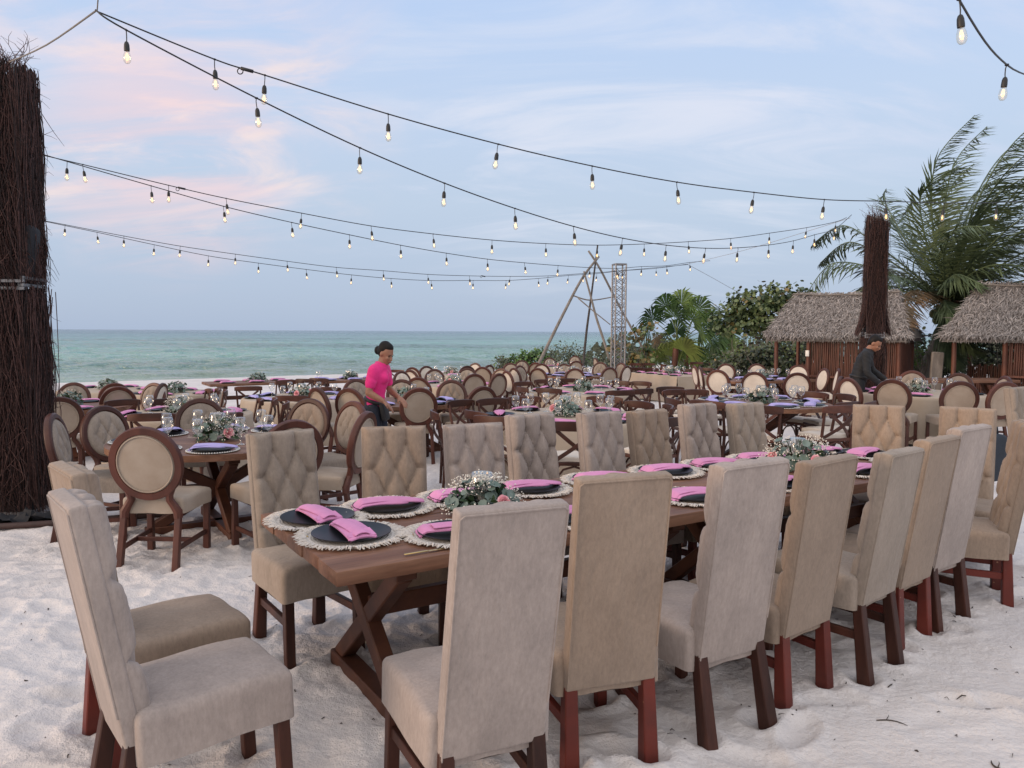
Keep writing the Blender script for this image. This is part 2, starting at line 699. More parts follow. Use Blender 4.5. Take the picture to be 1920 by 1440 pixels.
def make_sand():
    xs = axis(-400, -3.4, 4.6, 700, .023, 1.055)
    ys = axis(-300, 1.6, 6.6, 500, .023, 1.05)
    X, Y = np.meshgrid(xs, ys)
    Z = ground_np(X, Y)
    s = -.6 * X + .8 * Y
    beach = np.clip((42 - s) / 3, 0, 1) * np.clip((60 - np.abs(X)) / 20, 0, 1) * np.clip((60 - Y) / 20, 0, 1)
    rough = np.clip(.42 - .09 * X + .05 * (Y - 3), .15, .85)       # trampled to the left, smoother right
    d = vnoise(X * 1.1, Y * 1.1, 1) * .028 + vnoise(X * 2.7, Y * 2.7, 2) * .022
    wx = X + vnoise(X * 3.1, Y * 3.1, 7) * .22
    wy = Y + vnoise(X * 3.1, Y * 3.1, 8) * .22
    d += rough * ((.25 - np.abs(vnoise(wx * 5.0 + .35 * Y, wy * 6.2, 3))) * .062 + (.25 - np.abs(vnoise(wx * 10.5, wy * 12, 4))) * .048 + vnoise(wx * 18, wy * 19, 9) * .024)
    d += (vnoise(X * 27, Y * 27, 5) * .007) * np.clip(rough * 1.4, .4, 1)
    # footprints
    for k in range(760):
        fx = nrng.uniform(-5.5, 6)
        fy = nrng.uniform(1.5, 11)
        if fx > .8 and nrng.random() < .45:
            continue
        a = nrng.uniform(0, math.pi)
        m = (np.abs(X - fx) < .35) & (np.abs(Y - fy) < .35)
        if not m.any():
            continue
        ux = (X[m] - fx) * math.cos(a) + (Y[m] - fy) * math.sin(a)
        uy = -(X[m] - fx) * math.sin(a) + (Y[m] - fy) * math.cos(a)
        q = np.sqrt((ux / .14) ** 2 + (uy / .06) ** 2)
        dep = nrng.uniform(.009, .026)
        d[m] += -dep * np.exp(-q ** 4) + dep * .55 * np.exp(-((q - 1.35) / .32) ** 2)
    # sand pressed down and pushed up round the legs of the nearest chairs
    for bx, by, az in ((-.17, 2.61, -26), (.30, 3.07, -18), (.79, 3.32, -30), (1.2, 3.62, -37), (1.64, 3.89, -41), (2.02, 4.26, -39), (2.37, 4.54, -36), (2.88, 4.86, -68), (-1.08, 2.61, 51), (-1.44, 3.12, 48),
                       (-1.07, 3.96, 144), (-.60, 4.13, 163), (-.1, 4.33, 158), (-2.35, 5.45, 22), (-1.75, 5.7, -40)):
        f_ = np.array([math.sin(R(az)), math.cos(R(az))])
        r_ = np.array([math.cos(R(az)), -math.sin(R(az))])
        for a, c in ((-.18, .23), (.18, .23), (-.165, -.26), (.165, -.26)):
            lx, ly = bx + r_[0] * a + f_[0] * c, by + r_[1] * a + f_[1] * c
            m = (np.abs(X - lx) < .2) & (np.abs(Y - ly) < .2)
            q = np.hypot(X[m] - lx, Y[m] - ly)
            th = np.arctan2(Y[m] - ly, X[m] - lx)
            w = 1 + .5 * np.sin(th * 2 + lx * 9) + .3 * np.sin(th * 5 + ly * 7)
            d[m] += -.018 * np.exp(-(q / .055) ** 2) + .014 * w * np.exp(-((q - .095) / .03) ** 2)
    Z = Z + d * beach
    # sand heaped round the nearest table feet and chair legs stays subtle
    ny, nx = X.shape
    V = np.stack([X, Y, Z], -1).reshape(-1, 3)
    idx = np.arange(ny * nx).reshape(ny, nx)
    Fq = np.stack([idx[:-1, :-1], idx[:-1, 1:], idx[1:, 1:], idx[1:, :-1]], -1).reshape(-1, 4)
    me = bpy.data.meshes.new('beach_sand')
    me.vertices.add(len(V))
    me.vertices.foreach_set('co', V.ravel())
    me.loops.add(Fq.size)
    me.loops.foreach_set('vertex_index', Fq.ravel())
    me.polygons.add(len(Fq))
    me.polygons.foreach_set('loop_start', np.arange(0, Fq.size, 4))
    me.polygons.foreach_set('use_smooth', np.ones(len(Fq), bool))
    me.update()
    me.validate()

    def ex(nt, b, vecout, cur):
        N = nt.nodes.new
        L = nt.links.new
        tc = N('ShaderNodeTexCoord')
        v = N('ShaderNodeTexNoise')
        v.inputs['Scale'].default_value = 150
        v.inputs['Detail'].default_value = 3
        L(tc.outputs['Object'], v.inputs['Vector'])
        v2 = N('ShaderNodeTexNoise')
        v2.inputs['Scale'].default_value = 34
        v2.inputs['Detail'].default_value = 5
        L(tc.outputs['Object'], v2.inputs['Vector'])
        spk = N('ShaderNodeMapRange')
        spk.inputs[1].default_value = .66
        spk.inputs[2].default_value = .74
        L(v.outputs['Fac'], spk.inputs[0])
        mx = N('ShaderNodeMix')
        mx.data_type = 'RGBA'
        mm = N('ShaderNodeMath')
        mm.operation = 'MULTIPLY'
        mm.inputs[1].default_value = .3
        L(spk.outputs[0], mm.inputs[0])
        L(mm.outputs[0], mx.inputs['Factor'])
        L(cur, mx.inputs[6])
        mx.inputs[7].default_value = (.24, .19, .16, 1)
        L(mx.outputs[2], b.inputs['Base Color'])
        ad = N('ShaderNodeMath')
        ad.operation = 'MULTIPLY_ADD'
        ad.inputs[1].default_value = .35
        L(v.outputs['Fac'], ad.inputs[0])
        L(v2.outputs['Fac'], ad.inputs[2])
        bp = N('ShaderNodeBump')
        bp.inputs['Strength'].default_value = .65
        bp.inputs['Distance'].default_value = .02
        L(ad.outputs[0], bp.inputs['Height'])
        L(bp.outputs[0], b.inputs['Normal'])
    m = mat('sand', (.68, .645, .632), .95, 1.3, None, spec=.15, color2=(.59, .553, .54), extra=ex, detail=8)
    me.materials.append(m)
    structure('beach_sand', me)


def make_sea():
    # axes: s points out to sea, r runs along the shore
    def build(S_, R_, amp, name):
        Sg, Rg = np.meshgrid(S_, R_, indexing='ij')
        X = -.6 * Sg + .8 * Rg
        Y = .8 * Sg + .6 * Rg
        fade = np.clip((Sg - 41) / 12, .25, 1)
        z = np.zeros_like(X)
        if amp:
            wob = vnoise(Rg * .03, Sg * .05, 21) * 9
            z += .075 * np.sin((Sg + wob) * .62 + vnoise(Rg * .06, Sg * .02, 22) * 4) * (.4 + vnoise(Rg * .07, Sg * .05, 23) * 1.6)
            z += vnoise(Sg * .55, Rg * .22, 24) * .36 + vnoise(Sg * 1.2, Rg * .5, 25) * .30 + vnoise(Sg * 2.6, Rg * 1.1, 26) * .13
            # one low breaker close to the shore
            brk = np.exp(-((Sg - 46.5 - vnoise(Rg * .05, Rg * 0, 27) * 2.4) / .9) ** 2)
            z += brk * .22 * np.clip(.45 + vnoise(Rg * .09, Rg * 0 + 7, 28) * 2.2, 0, 1)
            z *= fade
            z *= np.clip((330 - Sg) / 120, .12, 1)
        V = np.stack([X, Y, z - .85], -1)
        mb = MB()
        mb.grid(V)
        return mb
    S1 = list(np.arange(38.0, 62, .16))
    st = .16
    while S1[-1] < 420:
        st *= 1.017
        S1.append(S1[-1] + st)
    Rr = [0.0]
    mb = build(np.array(S1), np.concatenate([np.linspace(-320, -45, 90)[:-1], np.arange(-45, 70, .38), np.linspace(70, 520, 110)[1:]]), 1, 'near')
    b2 = build(np.array([S1[-1], 1500, 6000, 40000]), np.array([-40000, -3000, -320, 520, 3000, 40000]), 0, 'far')
    mb.add(b2.v, b2.f)

    def ex(nt, b, vecout, cur):
        N = nt.nodes.new
        L = nt.links.new
        geo = N('ShaderNodeNewGeometry')
        dot = N('ShaderNodeVectorMath')
        dot.operation = 'DOT_PRODUCT'
        dot.inputs[1].default_value = (-.6, .8, 0)
        L(geo.outputs['Position'], dot.inputs[0])
        # depth of the water, hence its own colour, grows away from the shore
        lg = N('ShaderNodeMath')
        lg.operation = 'LOGARITHM'
        lg.inputs[1].default_value = 10
        L(dot.outputs['Value'], lg.inputs[0])
        r = N('ShaderNodeValToRGB')
        mr = N('ShaderNodeMapRange')
        mr.inputs[1].default_value = 1.6
        mr.inputs[2].default_value = 3.4
        L(lg.outputs[0], mr.inputs[0])
        L(mr.outputs[0], r.inputs[0])
        els = r.color_ramp.elements
        els[0].position = 0
        els[0].color = (.33, .42, .35, 1)
        els[1].position = 1
        els[1].color = (.055, .12, .165, 1)
        for p, c in ((.06, (.31, .47, .41)), (.22, (.20, .40, .355)), (.45, (.125, .285, .275)), (.7, (.06, .155, .18))):
            e = els.new(p)
            e.color = (*c, 1)
        mp = N('ShaderNodeMapping')
        mp.inputs['Rotation'].default_value = (0, 0, R(-36.87))
        mp.inputs['Scale'].default_value = (.30, 1.0, 1)
        L(geo.outputs['Position'], mp.inputs[0])
        n0 = N('ShaderNodeTexNoise')
        n0.inputs['Scale'].default_value = .035
        n0.inputs['Detail'].default_value = 5
        L(mp.outputs[0], n0.inputs['Vector'])
        hs = N('ShaderNodeHueSaturation')
        m2 = N('ShaderNodeMapRange')
        m2.inputs[1].default_value = .3
        m2.inputs[2].default_value = .7
        m2.inputs[3].default_value = .62
        m2.inputs[4].default_value = 1.38
        L(n0.outputs['Fac'], m2.inputs[0])
        L(m2.outputs[0], hs.inputs['Value'])
        L(r.outputs[0], hs.inputs['Color'])
        L(hs.outputs[0], b.inputs['Base Color'])
        ns = []
        for sc, wgt in ((.5, 1.0), (1.5, .5), (4.5, .22)):
            n = N('ShaderNodeTexNoise')
            n.inputs['Scale'].default_value = sc
            n.inputs['Detail'].default_value = 4
            n.inputs['Roughness'].default_value = .6
            L(mp.outputs[0], n.inputs['Vector'])
            mu = N('ShaderNodeMath')
            mu.operation = 'MULTIPLY'
            mu.inputs[1].default_value = wgt
            L(n.outputs['Fac'], mu.inputs[0])
            ns.append(mu.outputs[0])
        a = N('ShaderNodeMath')
        L(ns[0], a.inputs[0])
        L(ns[1], a.inputs[1])
        a2 = N('ShaderNodeMath')
        L(a.outputs[0], a2.inputs[0])
        L(ns[2], a2.inputs[1])
        bp = N('ShaderNodeBump')
        bp.inputs['Strength'].default_value = 1.0
        bp.inputs['Distance'].default_value = 2.4
        L(a2.outputs[0], bp.inputs['Height'])
        L(bp.outputs[0], b.inputs['Normal'])
    m = mat('sea_water', (.1, .25, .25), .08, None, None, spec=.5, extra=ex)
    me = mb.mesh('sea', m, sharp=None)
    structure('sea', me)


make_sand()
make_sea()

# ================================================================ furniture builders
def seg_dist(X, Z, a, b):
    ax, az = a
    bx, bz = b
    dx, dz = bx - ax, bz - az
    t = np.clip(((X - ax) * dx + (Z - az) * dz) / (dx * dx + dz * dz + 1e-12), 0, 1)
    return np.hypot(X - ax - t * dx, Z - az - t * dz)


def tuft_field(X, Z, rows, width, top, depth, soft, edge_rows=True):
    """rows: list of (z, [x...]); returns the depth of the quilting at every point"""
    dc = np.full(X.shape, 9.0)
    db = np.full(X.shape, 9.0)
    segs = []
    for i, (z, xs) in enumerate(rows):
        for x in xs:
            db = np.minimum(db, np.hypot(X - x, Z - z))
        if i + 1 < len(rows):
            z2, xs2 = rows[i + 1]
            for x in xs:
                for x2 in xs2:
                    if abs(x - x2) < width * .24:
                        segs.append(((x, z), (x2, z2)))
        if edge_rows and len(xs) == 3:
            segs.append(((xs[0], z), (-width / 2 - .05, z)))
            segs.append(((xs[2], z), (width / 2 + .05, z)))
    for x in rows[0][1]:
        segs.append(((x, rows[0][0]), (x * 1.05, top + .05)))
    for a, b in segs:
        dc = np.minimum(dc, seg_dist(X, Z, a, b))
    return depth * np.exp(-dc / soft) + depth * .75 * np.exp(-(db / (soft * 1.3)) ** 2) - depth * .55 * np.minimum(dc / .055, 1) ** .7


def rows_of(top, start, step, n, wide, narrow):
    r = []
    for i in range(n):
        z = top - start - step * i
        r.append((z, [-narrow, narrow] if i % 2 == 0 else [-wide, 0.0, wide]))
    return r


TW, TH = .372, .775       # upholstered back of the high-back chairs


def tall_back(depth, soft, puff, seed, TH=TH, z0=.355):
    mb = MB()
    lean = R(8.5)
    rot = Matrix.Rotation(lean, 3, 'X')
    base = Vector((0, -.25, z0))
    r0 = random.Random(seed)
    nx, nz = 44, 74
    xs = np.linspace(-TW / 2, TW / 2, nx)
    zs = np.linspace(.07, TH, nz)
    # finer spacing close to the borders
    f = lambda t: .5 - .5 * np.cos(np.pi * t)
    xs = -TW / 2 + TW * (.35 * np.linspace(0, 1, nx) + .65 * f(np.linspace(0, 1, nx)))
    zs = .07 + (TH - .07) * (.35 * np.linspace(0, 1, nz) + .65 * f(np.linspace(0, 1, nz)))
    X, Z = np.meshgrid(xs, zs)
    tf = tuft_field(X, Z, rows_of(TH, .115, .135, 5, .124, .062), TW, TH, depth, soft)
    b = np.minimum(np.minimum(X + TW / 2, TW / 2 - X), np.minimum(TH - Z, Z - .07 + .012))
    e = np.sqrt(np.clip(1 - (1 - np.clip(b / .045, 0, 1)) ** 2, 0, 1))
    h = (puff - tf) * e
    # small wrinkles pulled from the side seams
    h += .0022 * np.sin(Z * 160 + np.sin(X * 30) * 2) * np.exp(-np.clip(b, 0, 1) / .03) * e
    top_sag = .012 * np.cos(X / TW * math.pi) + .004 * np.sin(X * 55 + seed)
    Zs = Z + np.where(Z > TH - .1, (Z - TH + .1) / .1 * top_sag, 0) * e
    P = np.stack([X * (.955 + .045 * e), .036 + h, Zs - .014 * (1 - e) * (Z > TH / 2)], -1)
    m3 = np.array(rot.transposed())
    def tr(Pts):
        q = Pts.reshape(-1, 3) @ np.array(rot).T + np.array(base)
        return q.reshape(Pts.shape)
    mb.grid(tr(P), flip=False)
    # plain slab behind, its rear a flat cloth panel with seam piping
    bmx = bmesh.new()
    bmesh.ops.create_cube(bmx, size=1)
    for v in bmx.verts:
        v.co = Vector((v.co.x * TW, v.co.y * .055, v.co.z * (TH - .004)))
    bmesh.ops.bevel(bmx, geom=bmx.edges[:], offset=.012, segments=3, profile=.6, affect='EDGES')
    mb.bm(bmx, Vector(base) + rot @ Vector((0, .022, TH / 2)), rot)
    per = [(-TW / 2 + .006, -.006, .012), (-TW / 2 + .006, -.006, TH - .022), (-TW / 2 + .02, -.007, TH - .012), (TW / 2 - .02, -.007, TH - .012),
           (TW / 2 - .006, -.006, TH - .022), (TW / 2 - .006, -.006, .012)]
    path = []
    for i in range(len(per) - 1):
        for k in range(6):
            a = Vector(per[i]).lerp(Vector(per[i + 1]), k / 6)
            path.append(base + rot @ a)
    mb.tube(path, .0035, 5)
    return mb


def soft_box(w, d, h, dome, bev, n=14, skirt=0.0, taper_back=1.0):
    """upholstered seat: rounded box with a domed top, centred in x/y, z from 0 to h"""
    bm = bmesh.new()
    bmesh.ops.create_cube(bm, size=1)
    for v in bm.verts:
        v.co = Vector((v.co.x * w, v.co.y * d, v.co.z * h + h / 2))
    bmesh.ops.bevel(bm, geom=[e for e in bm.edges if max(v.co.z for v in e.verts) > h * .9 or abs(e.verts[0].co.z - e.verts[1].co.z) > h * .5],
                    offset=bev, segments=4, profile=.55, affect='EDGES')
    bmesh.ops.subdivide_edges(bm, edges=[e for e in bm.edges if e.calc_length() > .12], cuts=8, use_grid_fill=True)
    for v in bm.verts:
        fx = max(0, 1 - (v.co.x / (w / 2)) ** 2)
        fy = max(0, 1 - (v.co.y / (d / 2)) ** 2)
        if v.co.z > h * .6:
            v.co.z += dome * (fx * fy) ** .6
        t = (v.co.y / d + .5)
        v.co.x *= taper_back + (1 - taper_back) * t
        v.co.z += .003 * math.sin(v.co.x * 31 + v.co.y * 17)
    return bm


def tall_chair(fab, legm, depth, soft, puff, seed, splay=.04, drop=.0):
    root = empty('high_back_chair', 'x', 'chair')
    me_seat = MB()
    me_seat.bm(soft_box(.44, .50 + drop * .3, .165, .024, .03), (0, .015 + drop * .15, .335 - drop))
    part(me_seat, 'seat', M[fab], root, sharp=50)
    part(tall_back(depth, soft, puff, seed, TH + drop * .95, .355 - drop * .95), 'backrest', M[fab], root, sharp=50)
    for sx in (-1, 1):
        mb = MB()
        mb.beam((sx * .182, .225 + drop * .25, .35 - drop), (sx * .184, .232 + drop * .25, -.05), .047, .047, .004)
        part(mb, 'leg', M[legm], root)
        mb = MB()
        mb.beam((sx * .160, -.226, .40), (sx * (.163 + splay * .12), -.226 - splay, -.05), .064, .064, .005, taper=.74)
        part(mb, 'leg', M[legm], root)
    for sx in (() if splay > .08 else (-1, 1)):
        mb = MB()
        mb.beam((sx * .183, .21 + drop * .25, .215 - drop * .6), (sx * .163, -.222 - splay * .3, .205 - drop * .6), .026, .042, .003)
        part(mb, 'stretcher', M[legm], root)
    return root


def ring_pt(a, rx, rz):
    return Vector((rx * math.cos(a), 0, rz * math.sin(a)))


def oval_chair(pad, tufted, wood='wood_oval', plain_rear=None):
    root = empty('oval_back_chair', 'x', 'chair')
    lean = R(11)
    rot = Matrix.Rotation(lean, 3, 'X')
    cz = Vector((0, -.285, .757))
    rx, rz = .224, .236
    T = lambda p: cz + rot @ Vector(p)
    # frame: rounded rectangular section swept round the oval
    n = 56
    sec = [(-.027, -.017), (-.022, -.026), (.022, -.026), (.027, -.017), (.027, .012), (.016, .024), (-.016, .024), (-.027, .012)]
    V = np.zeros((n + 1, len(sec) + 1, 3))
    for i in range(n + 1):
        a = 2 * math.pi * i / n
        c = ring_pt(a, rx, rz)
        nrm = Vector((math.cos(a) / rx, 0, math.sin(a) / rz)).normalized()
        for j in range(len(sec) + 1):
            s = sec[j % len(sec)]
            V[i, j] = T(c + nrm * s[0] + Vector((0, s[1], 0)))
    mb = MB()
    mb.grid(V, flip=True)
    # curved supports from the oval down to the seat corners
    for sx in (-1, 1):
        path = [T((sx * .165, 0, -.17)), T((sx * .135, .0, -.222)), Vector((sx * .132, -.232, .50)), Vector((sx * .160, -.226, .455)), Vector((sx * .183, -.222, .415)), Vector((sx * .187, -.222, .37))]
        mb.tube(path, [.02, .027, .027, .028, .032, .030], 8, up=(0, 1, 0))
    part(mb, 'back_frame', M[wood], root, sharp=35)
    # pad: front cushion + nearly flat rear cloth
    mb = MB()
    na, nr = 64, 15
    prx, prz = rx - .021, rz - .021
    A, Rr = np.meshgrid(np.linspace(0, 2 * np.pi, na), np.linspace(0.0, 1, nr))
    X = prx * Rr * np.cos(A)
    Z = prz * Rr * np.sin(A)
    e = np.sqrt(np.clip(1 - Rr ** 3.2, 0, 1))
    if tufted:
        tf = tuft_field(X, Z, [(.105, [-.055, .055]), (.005, [-.115, 0.0, .115]), (-.095, [-.055, .055])], .42, .24, .014, .014, False)
        h = (.036 - tf) * e
    else:
        h = .022 * e
    P = np.stack([X, .006 + h, Z], -1)
    Pw = np.array([[T(Vector(p)) for p in row] for row in P])
    mb.grid(Pw, flip=True)
    P2 = np.stack([X * .995, -.016 - .010 * e, Z * .995], -1)
    Pw2 = np.array([[T(Vector(p)) for p in row] for row in P2])
    mb.grid(Pw2, flip=False)
    ringp = [T((prx * .93 * math.cos(2 * math.pi * k / 48), -.024, prz * .93 * math.sin(2 * math.pi * k / 48))) for k in range(48)]
    mb.tube(ringp, .006, 6, closed=True, up=(0, 1, 0))
    part(mb, 'back_pad', M[pad], root, sharp=60)
    mb = MB()
    mb.bm(soft_box(.485, .45, .105, .02, .028, taper_back=.88), (0, .02, .395))
    part(mb, 'seat', M[pad], root, sharp=50)
    for sx in (-1, 1):
        mb = MB()
        mb.beam((sx * .212, .212, .42), (sx * .208, .218, -.05), .048, .048, .004, taper=.8)
        part(mb, 'leg', M[wood], root)
        mb = MB()
        mb.beam((sx * .187, -.215, .43), (sx * .195, -.30, -.05), .046, .046, .004, taper=.85)
        part(mb, 'leg', M[wood], root)
    for sx in (-1, 1):
        mb = MB()
        mb.beam((sx * .208, .20, .17), (sx * .190, -.255, .16), .02, .034, .003)
        part(mb, 'stretcher', M[wood], root)
    mb = MB()
    mb.beam((-.20, -.02, .165), (.20, -.02, .165), .02, .032, .003)
    part(mb, 'stretcher', M[wood], root)
    return root


def cross_chair():
    root = empty('cross_back_chair', 'x', 'chair')
    w = 'wood_cross'
    ht = .845
    def post(sx, z):
        t = z / ht
        return Vector((sx * (.182 + .035 * t), -.205 - .085 * max(0, (t - .5)) * 2 - .06 * max(0, .5 - t), z))
    for sx in (-1, 1):
        mb = MB()
        mb.tube([post(sx, z) for z in (-.05, .12, .28, .44, .56, .68, .80)], [.015, .017, .0185, .02, .018, .0165, .015], 8, up=(0, 1, 0))
        part(mb, 'leg', M[w], root)
        mb = MB()
        mb.tube([(sx * .178, .175, -.05), (sx * .176, .172, .2), (sx * .172, .165, .43)], [.015, .018, .021], 8, up=(0, 1, 0))
        part(mb, 'leg', M[w], root)
    # bent top rail
    n = 22
    V = np.zeros((n + 1, 11, 3))
    for i in range(n + 1):
        t = -1 + 2 * i / n
        x = t * .248
        y = -.285 - .055 * (1 - t * t)
        hh = .043 * (1 - .28 * abs(t) ** 6)
        zc = ht - .048 + .006 * (1 - t * t)
        th = .011
        sec = [(-th, -hh), (th, -hh), (th * 1.1, -hh * .5), (th * 1.1, hh * .5), (th, hh), (0, hh + .004), (-th, hh), (-th * 1.1, hh * .5), (-th * 1.1, -hh * .5), (-th, -hh)]
        for j, (a, b) in enumerate(sec):
            V[i, j] = (x, y + a, zc + b)
        V[i, 10] = V[i, 0]
    mb = MB()
    mb.grid(V, flip=True)
    mb.add([tuple(p) for p in V[0, :9]], [tuple(range(9))])
    mb.add([tuple(p) for p in V[n, :9]], [tuple(range(8, -1, -1))])
    for sx in (-1, 1):
        mb.ball((sx * .222, -.283, ht - .048), .013, 1, scale=(1, 1.35, 1))
    part(mb, 'top_rail', M[w], root, sharp=45)
    for sx in (-1, 1):
        path = []
        for k in range(11):
            t = k / 10
            x = sx * (-.178 + .352 * t)
            z = ht - .085 - (ht - .085 - .475) * t
            y = -.297 + .085 * t - .055 * math.sin(math.pi * t) + sx * .005
            path.append((x, y, z))
        mb = MB()
        mb.tube(path, .021, 6, flat=.42, up=(0, 1, 0))
        part(mb, 'back_slat', M[w], root)
    mb = MB()
    bm = soft_box(.43, .42, .034, .0, .012, taper_back=.9)
    mb.bm(bm, (0, -.01, .425))
    for sx in (-1, 1):       # bentwood braces below the seat
        mb.tube([(sx * .178, .172, .20), (sx * .155, .168, .31), (sx * .10, .165, .385), (0, .164, .415)], .0105, 6)
        mb.tube([(sx * .183, -.222, .20), (sx * .160, -.212, .31), (sx * .10, -.205, .385), (0, -.203, .415)], .0105, 6)
        mb.tube([(sx * .178, .160, .20), (sx * .180, .10, .33), (sx * .182, -.02, .405), (sx * .184, -.13, .33), (sx * .184, -.208, .20)], .0105, 6, up=(1, 0, 0))
    part(mb, 'seat_frame', M[w], root, sharp=45)
    mb = MB()
    mb.bm(soft_box(.40, .395, .04, .012, .016, taper_back=.9), (0, -.008, .459))
    part(mb, 'seat_cushion', M['cream'], root, sharp=60)
    return root


def trestle(mb, half, zt, w=.085, d=.07):
    """X-shaped trestle in the local y-z plane at x = 0"""
    mb.beam((-.003, -half, .05), (-.003, half, zt - .09), w, d, .006, up=(1, 0, 0))
    mb.beam((.003, half, .05), (.003, -half, zt - .09), w - .004, d, .006, up=(1, 0, 0))
    mb.beam((0, -half - .05, .03), (0, half + .05, .03), w + .008, .075, .006, up=(0, 0, 1))
    mb.beam((0, -half - .05, zt - .078), (0, half + .05, zt - .078), w + .006, .06, .005, up=(0, 0, 1))


def long_table(length, width, zt, planks=5, inset=.34):
    root = empty('long_wooden_table', 'x', 'table')
    mb = MB()
    pw = (width - .0) / planks
    th = .058
    eb = .0
    for i in range(planks):
        y = -width / 2 + pw * (i + .5)
        mb.box((length - .003 * (i % 2), pw - .004, th - .002 * (i % 3)), (.004 * (i % 2 - .5), y, zt - th / 2), None, .005, 2)
    part(mb, 'tabletop', M['table_wood'], root)
    for sx in (-1, 1):
        mb = MB()
        trestle(mb, width / 2 - .18, zt - .02)
        o = part(mb, 'trestle', M['trestle_wood'], root)
        o.location = (sx * (length / 2 - inset), 0, 0)
    mb = MB()
    mb.beam((-length / 2 + inset, 0, .40), (length / 2 - inset, 0, .40), .05, .09, .005)
    part(mb, 'stretcher', M['trestle_wood'], root)
    return root


def round_table(rad, zt):
    root = empty('round_wooden_table', 'x', 'table')
    mb = MB()
    # planked disc: strips cut to a circle
    k = 9
    pw = 2 * rad / k
    for i in range(k):
        y0 = -rad + pw * i + .0015
        y1 = y0 + pw - .003
        m = 8
        ys = [y0 + (y1 - y0) * j / m for j in range(m + 1)]
        V = []
        for y in ys:
            x = math.sqrt(max(0, rad * rad - y * y))
            V.append((x, y))
        top = [(x, y, zt) for x, y in V] + [(-x, y, zt) for x, y in V[::-1]]
        bot = [(x, y, zt - .05) for x, y, z in top]
        nn = len(top)
        mb.add(top + bot, [tuple(range(nn)), tuple(range(2 * nn - 1, nn - 1, -1))] + [(j, nn + j, nn + (j + 1) % nn, (j + 1) % nn) for j in range(nn)])
    part(mb, 'tabletop', M['table_wood'], root)
    for a in (35, 125):
        mb = MB()
        trestle(mb, rad * .62, zt - .015 - (.012 if a > 90 else 0), .085, .075)
        o = part(mb, 'trestle', M['trestle_wood'], root)
        o.rotation_euler = (0, 0, R(a))
    return root


def cloth_round(rad, zt, seed):
    r0 = random.Random(seed)
    root = empty('draped_round_table', 'x', 'table')
    mb = MB()
    n = 160
    rows = [(0.02, 0), (.5, 0), (.9, 0), (.985, 0), (1.0, .012), (1.006, .05), (1.01, .14), (1.02, .28), (1.035, .44), (1.05, .58), (1.06, zt - .035)]
    ph = [r0.uniform(0, 6.28) for _ in range(4)]
    V = np.zeros((len(rows), n + 1, 3))
    for i, (f, dz) in enumerate(rows):
        t = dz / zt
        for j in range(n + 1):
            a = 2 * math.pi * j / n
            fold = (math.sin(11 * a + ph[0]) * .5 + math.sin(17 * a + ph[1]) * .35 + math.sin(7 * a + ph[2]) * .4)
            rr = rad * f + fold * .058 * min(1, t * 1.5) ** 1.2
            V[i, j] = (rr * math.cos(a), rr * math.sin(a), zt - dz + (.002 * math.sin(9 * a + ph[3]) * t))
    mb.grid(V, flip=False)
    part(mb, 'tablecloth', M['table_cloth'], root, sharp=None)
    return root


def cloth_rect(lx, ly, zt, seed):
    r0 = random.Random(seed)
    root = empty('draped_long_table', 'x', 'table')
    mb = MB()
    n = 240
    per = []
    Ltot = 2 * (lx + ly)
    rc = .03
    for j in range(n + 1):
        s = Ltot * j / n
        if s < lx:
            p = (-lx / 2 + s, -ly / 2, 0, -1)
        elif s < lx + ly:
            p = (lx / 2, -ly / 2 + s - lx, 1, 0)
        elif s < 2 * lx + ly:
            p = (lx / 2 - (s - lx - ly), ly / 2, 0, 1)
        else:
            p = (-lx / 2, ly / 2 - (s - 2 * lx - ly), -1, 0)
        per.append(p + (s,))
    rows = [(0.0, 0), (.5, 0), (.97, 0), (1.0, .006), (1, .03), (1, .14), (1, .3), (1, .5), (1, zt - .03)]
    V = np.zeros((len(rows), n + 1, 3))
    for i, (f, dz) in enumerate(rows):
        t = dz / zt
        for j, (x, y, nx, ny, s) in enumerate(per):
            corner = math.exp(-(min(abs(abs(x) - lx / 2) + abs(abs(y) - ly / 2), 1) / .12) ** 2)
            k = (math.sin(s * 13 + 1) * .5 + math.sin(s * 21 + 2) * .4) * .02 * t + corner * .07 * t
            V[i, j] = (x * f + nx * k, y * f + ny * k, zt - dz)
    mb.grid(V, flip=False)
    part(mb, 'tablecloth', M['table_cloth'], root, sharp=60)
    return root


# ---------------------------------------------------------------- tableware
def plate_mesh(rad=.170):
    mb = MB()
    prof = [(0, .004), (rad * .6, .004), (rad * .74, .008), (rad * .97, .019), (rad, .0205), (rad, .0175), (rad * .72, .001), (rad * .55, 0), (0, 0)]
    mb.lathe(prof[::-1], 48)
    return mb.mesh('plate', M['plate_black'], sharp=50)


def placemat_mesh(seed):
    r0 = random.Random(seed)
    mb = MB()
    rad = .195
    # coiled woven disc
    prof = [(0, .004)]
    k = 14
    for i in range(k):
        ra = rad * (i + .0) / k
        prof += [(ra + rad / k * .25, .0065), (ra + rad / k * .75, .0065), (ra + rad / k, .0035)]
    prof += [(rad, 0)]
    mb.lathe(prof, 60)
    # fringe
    for i in range(420):
        a = r0.uniform(0, 2 * math.pi)
        L_ = r0.uniform(.028, .062)
        da = r0.uniform(-.35, .35)
        p = []
        for q in range(4):
            t = q / 3
            rr = rad - .006 + L_ * t
            aa = a + da * t * L_ / rad * 1.6
            p.append((rr * math.cos(aa), rr * math.sin(aa), .005 + .010 * math.sin(t * 2.6) * r0.uniform(.3, 1.2) + .0015))
        mb.tube(p, [.0034, .0042, .0036, .0014], 4, cap=False)
    return mb.mesh('placemat', M['macrame'], sharp=None)


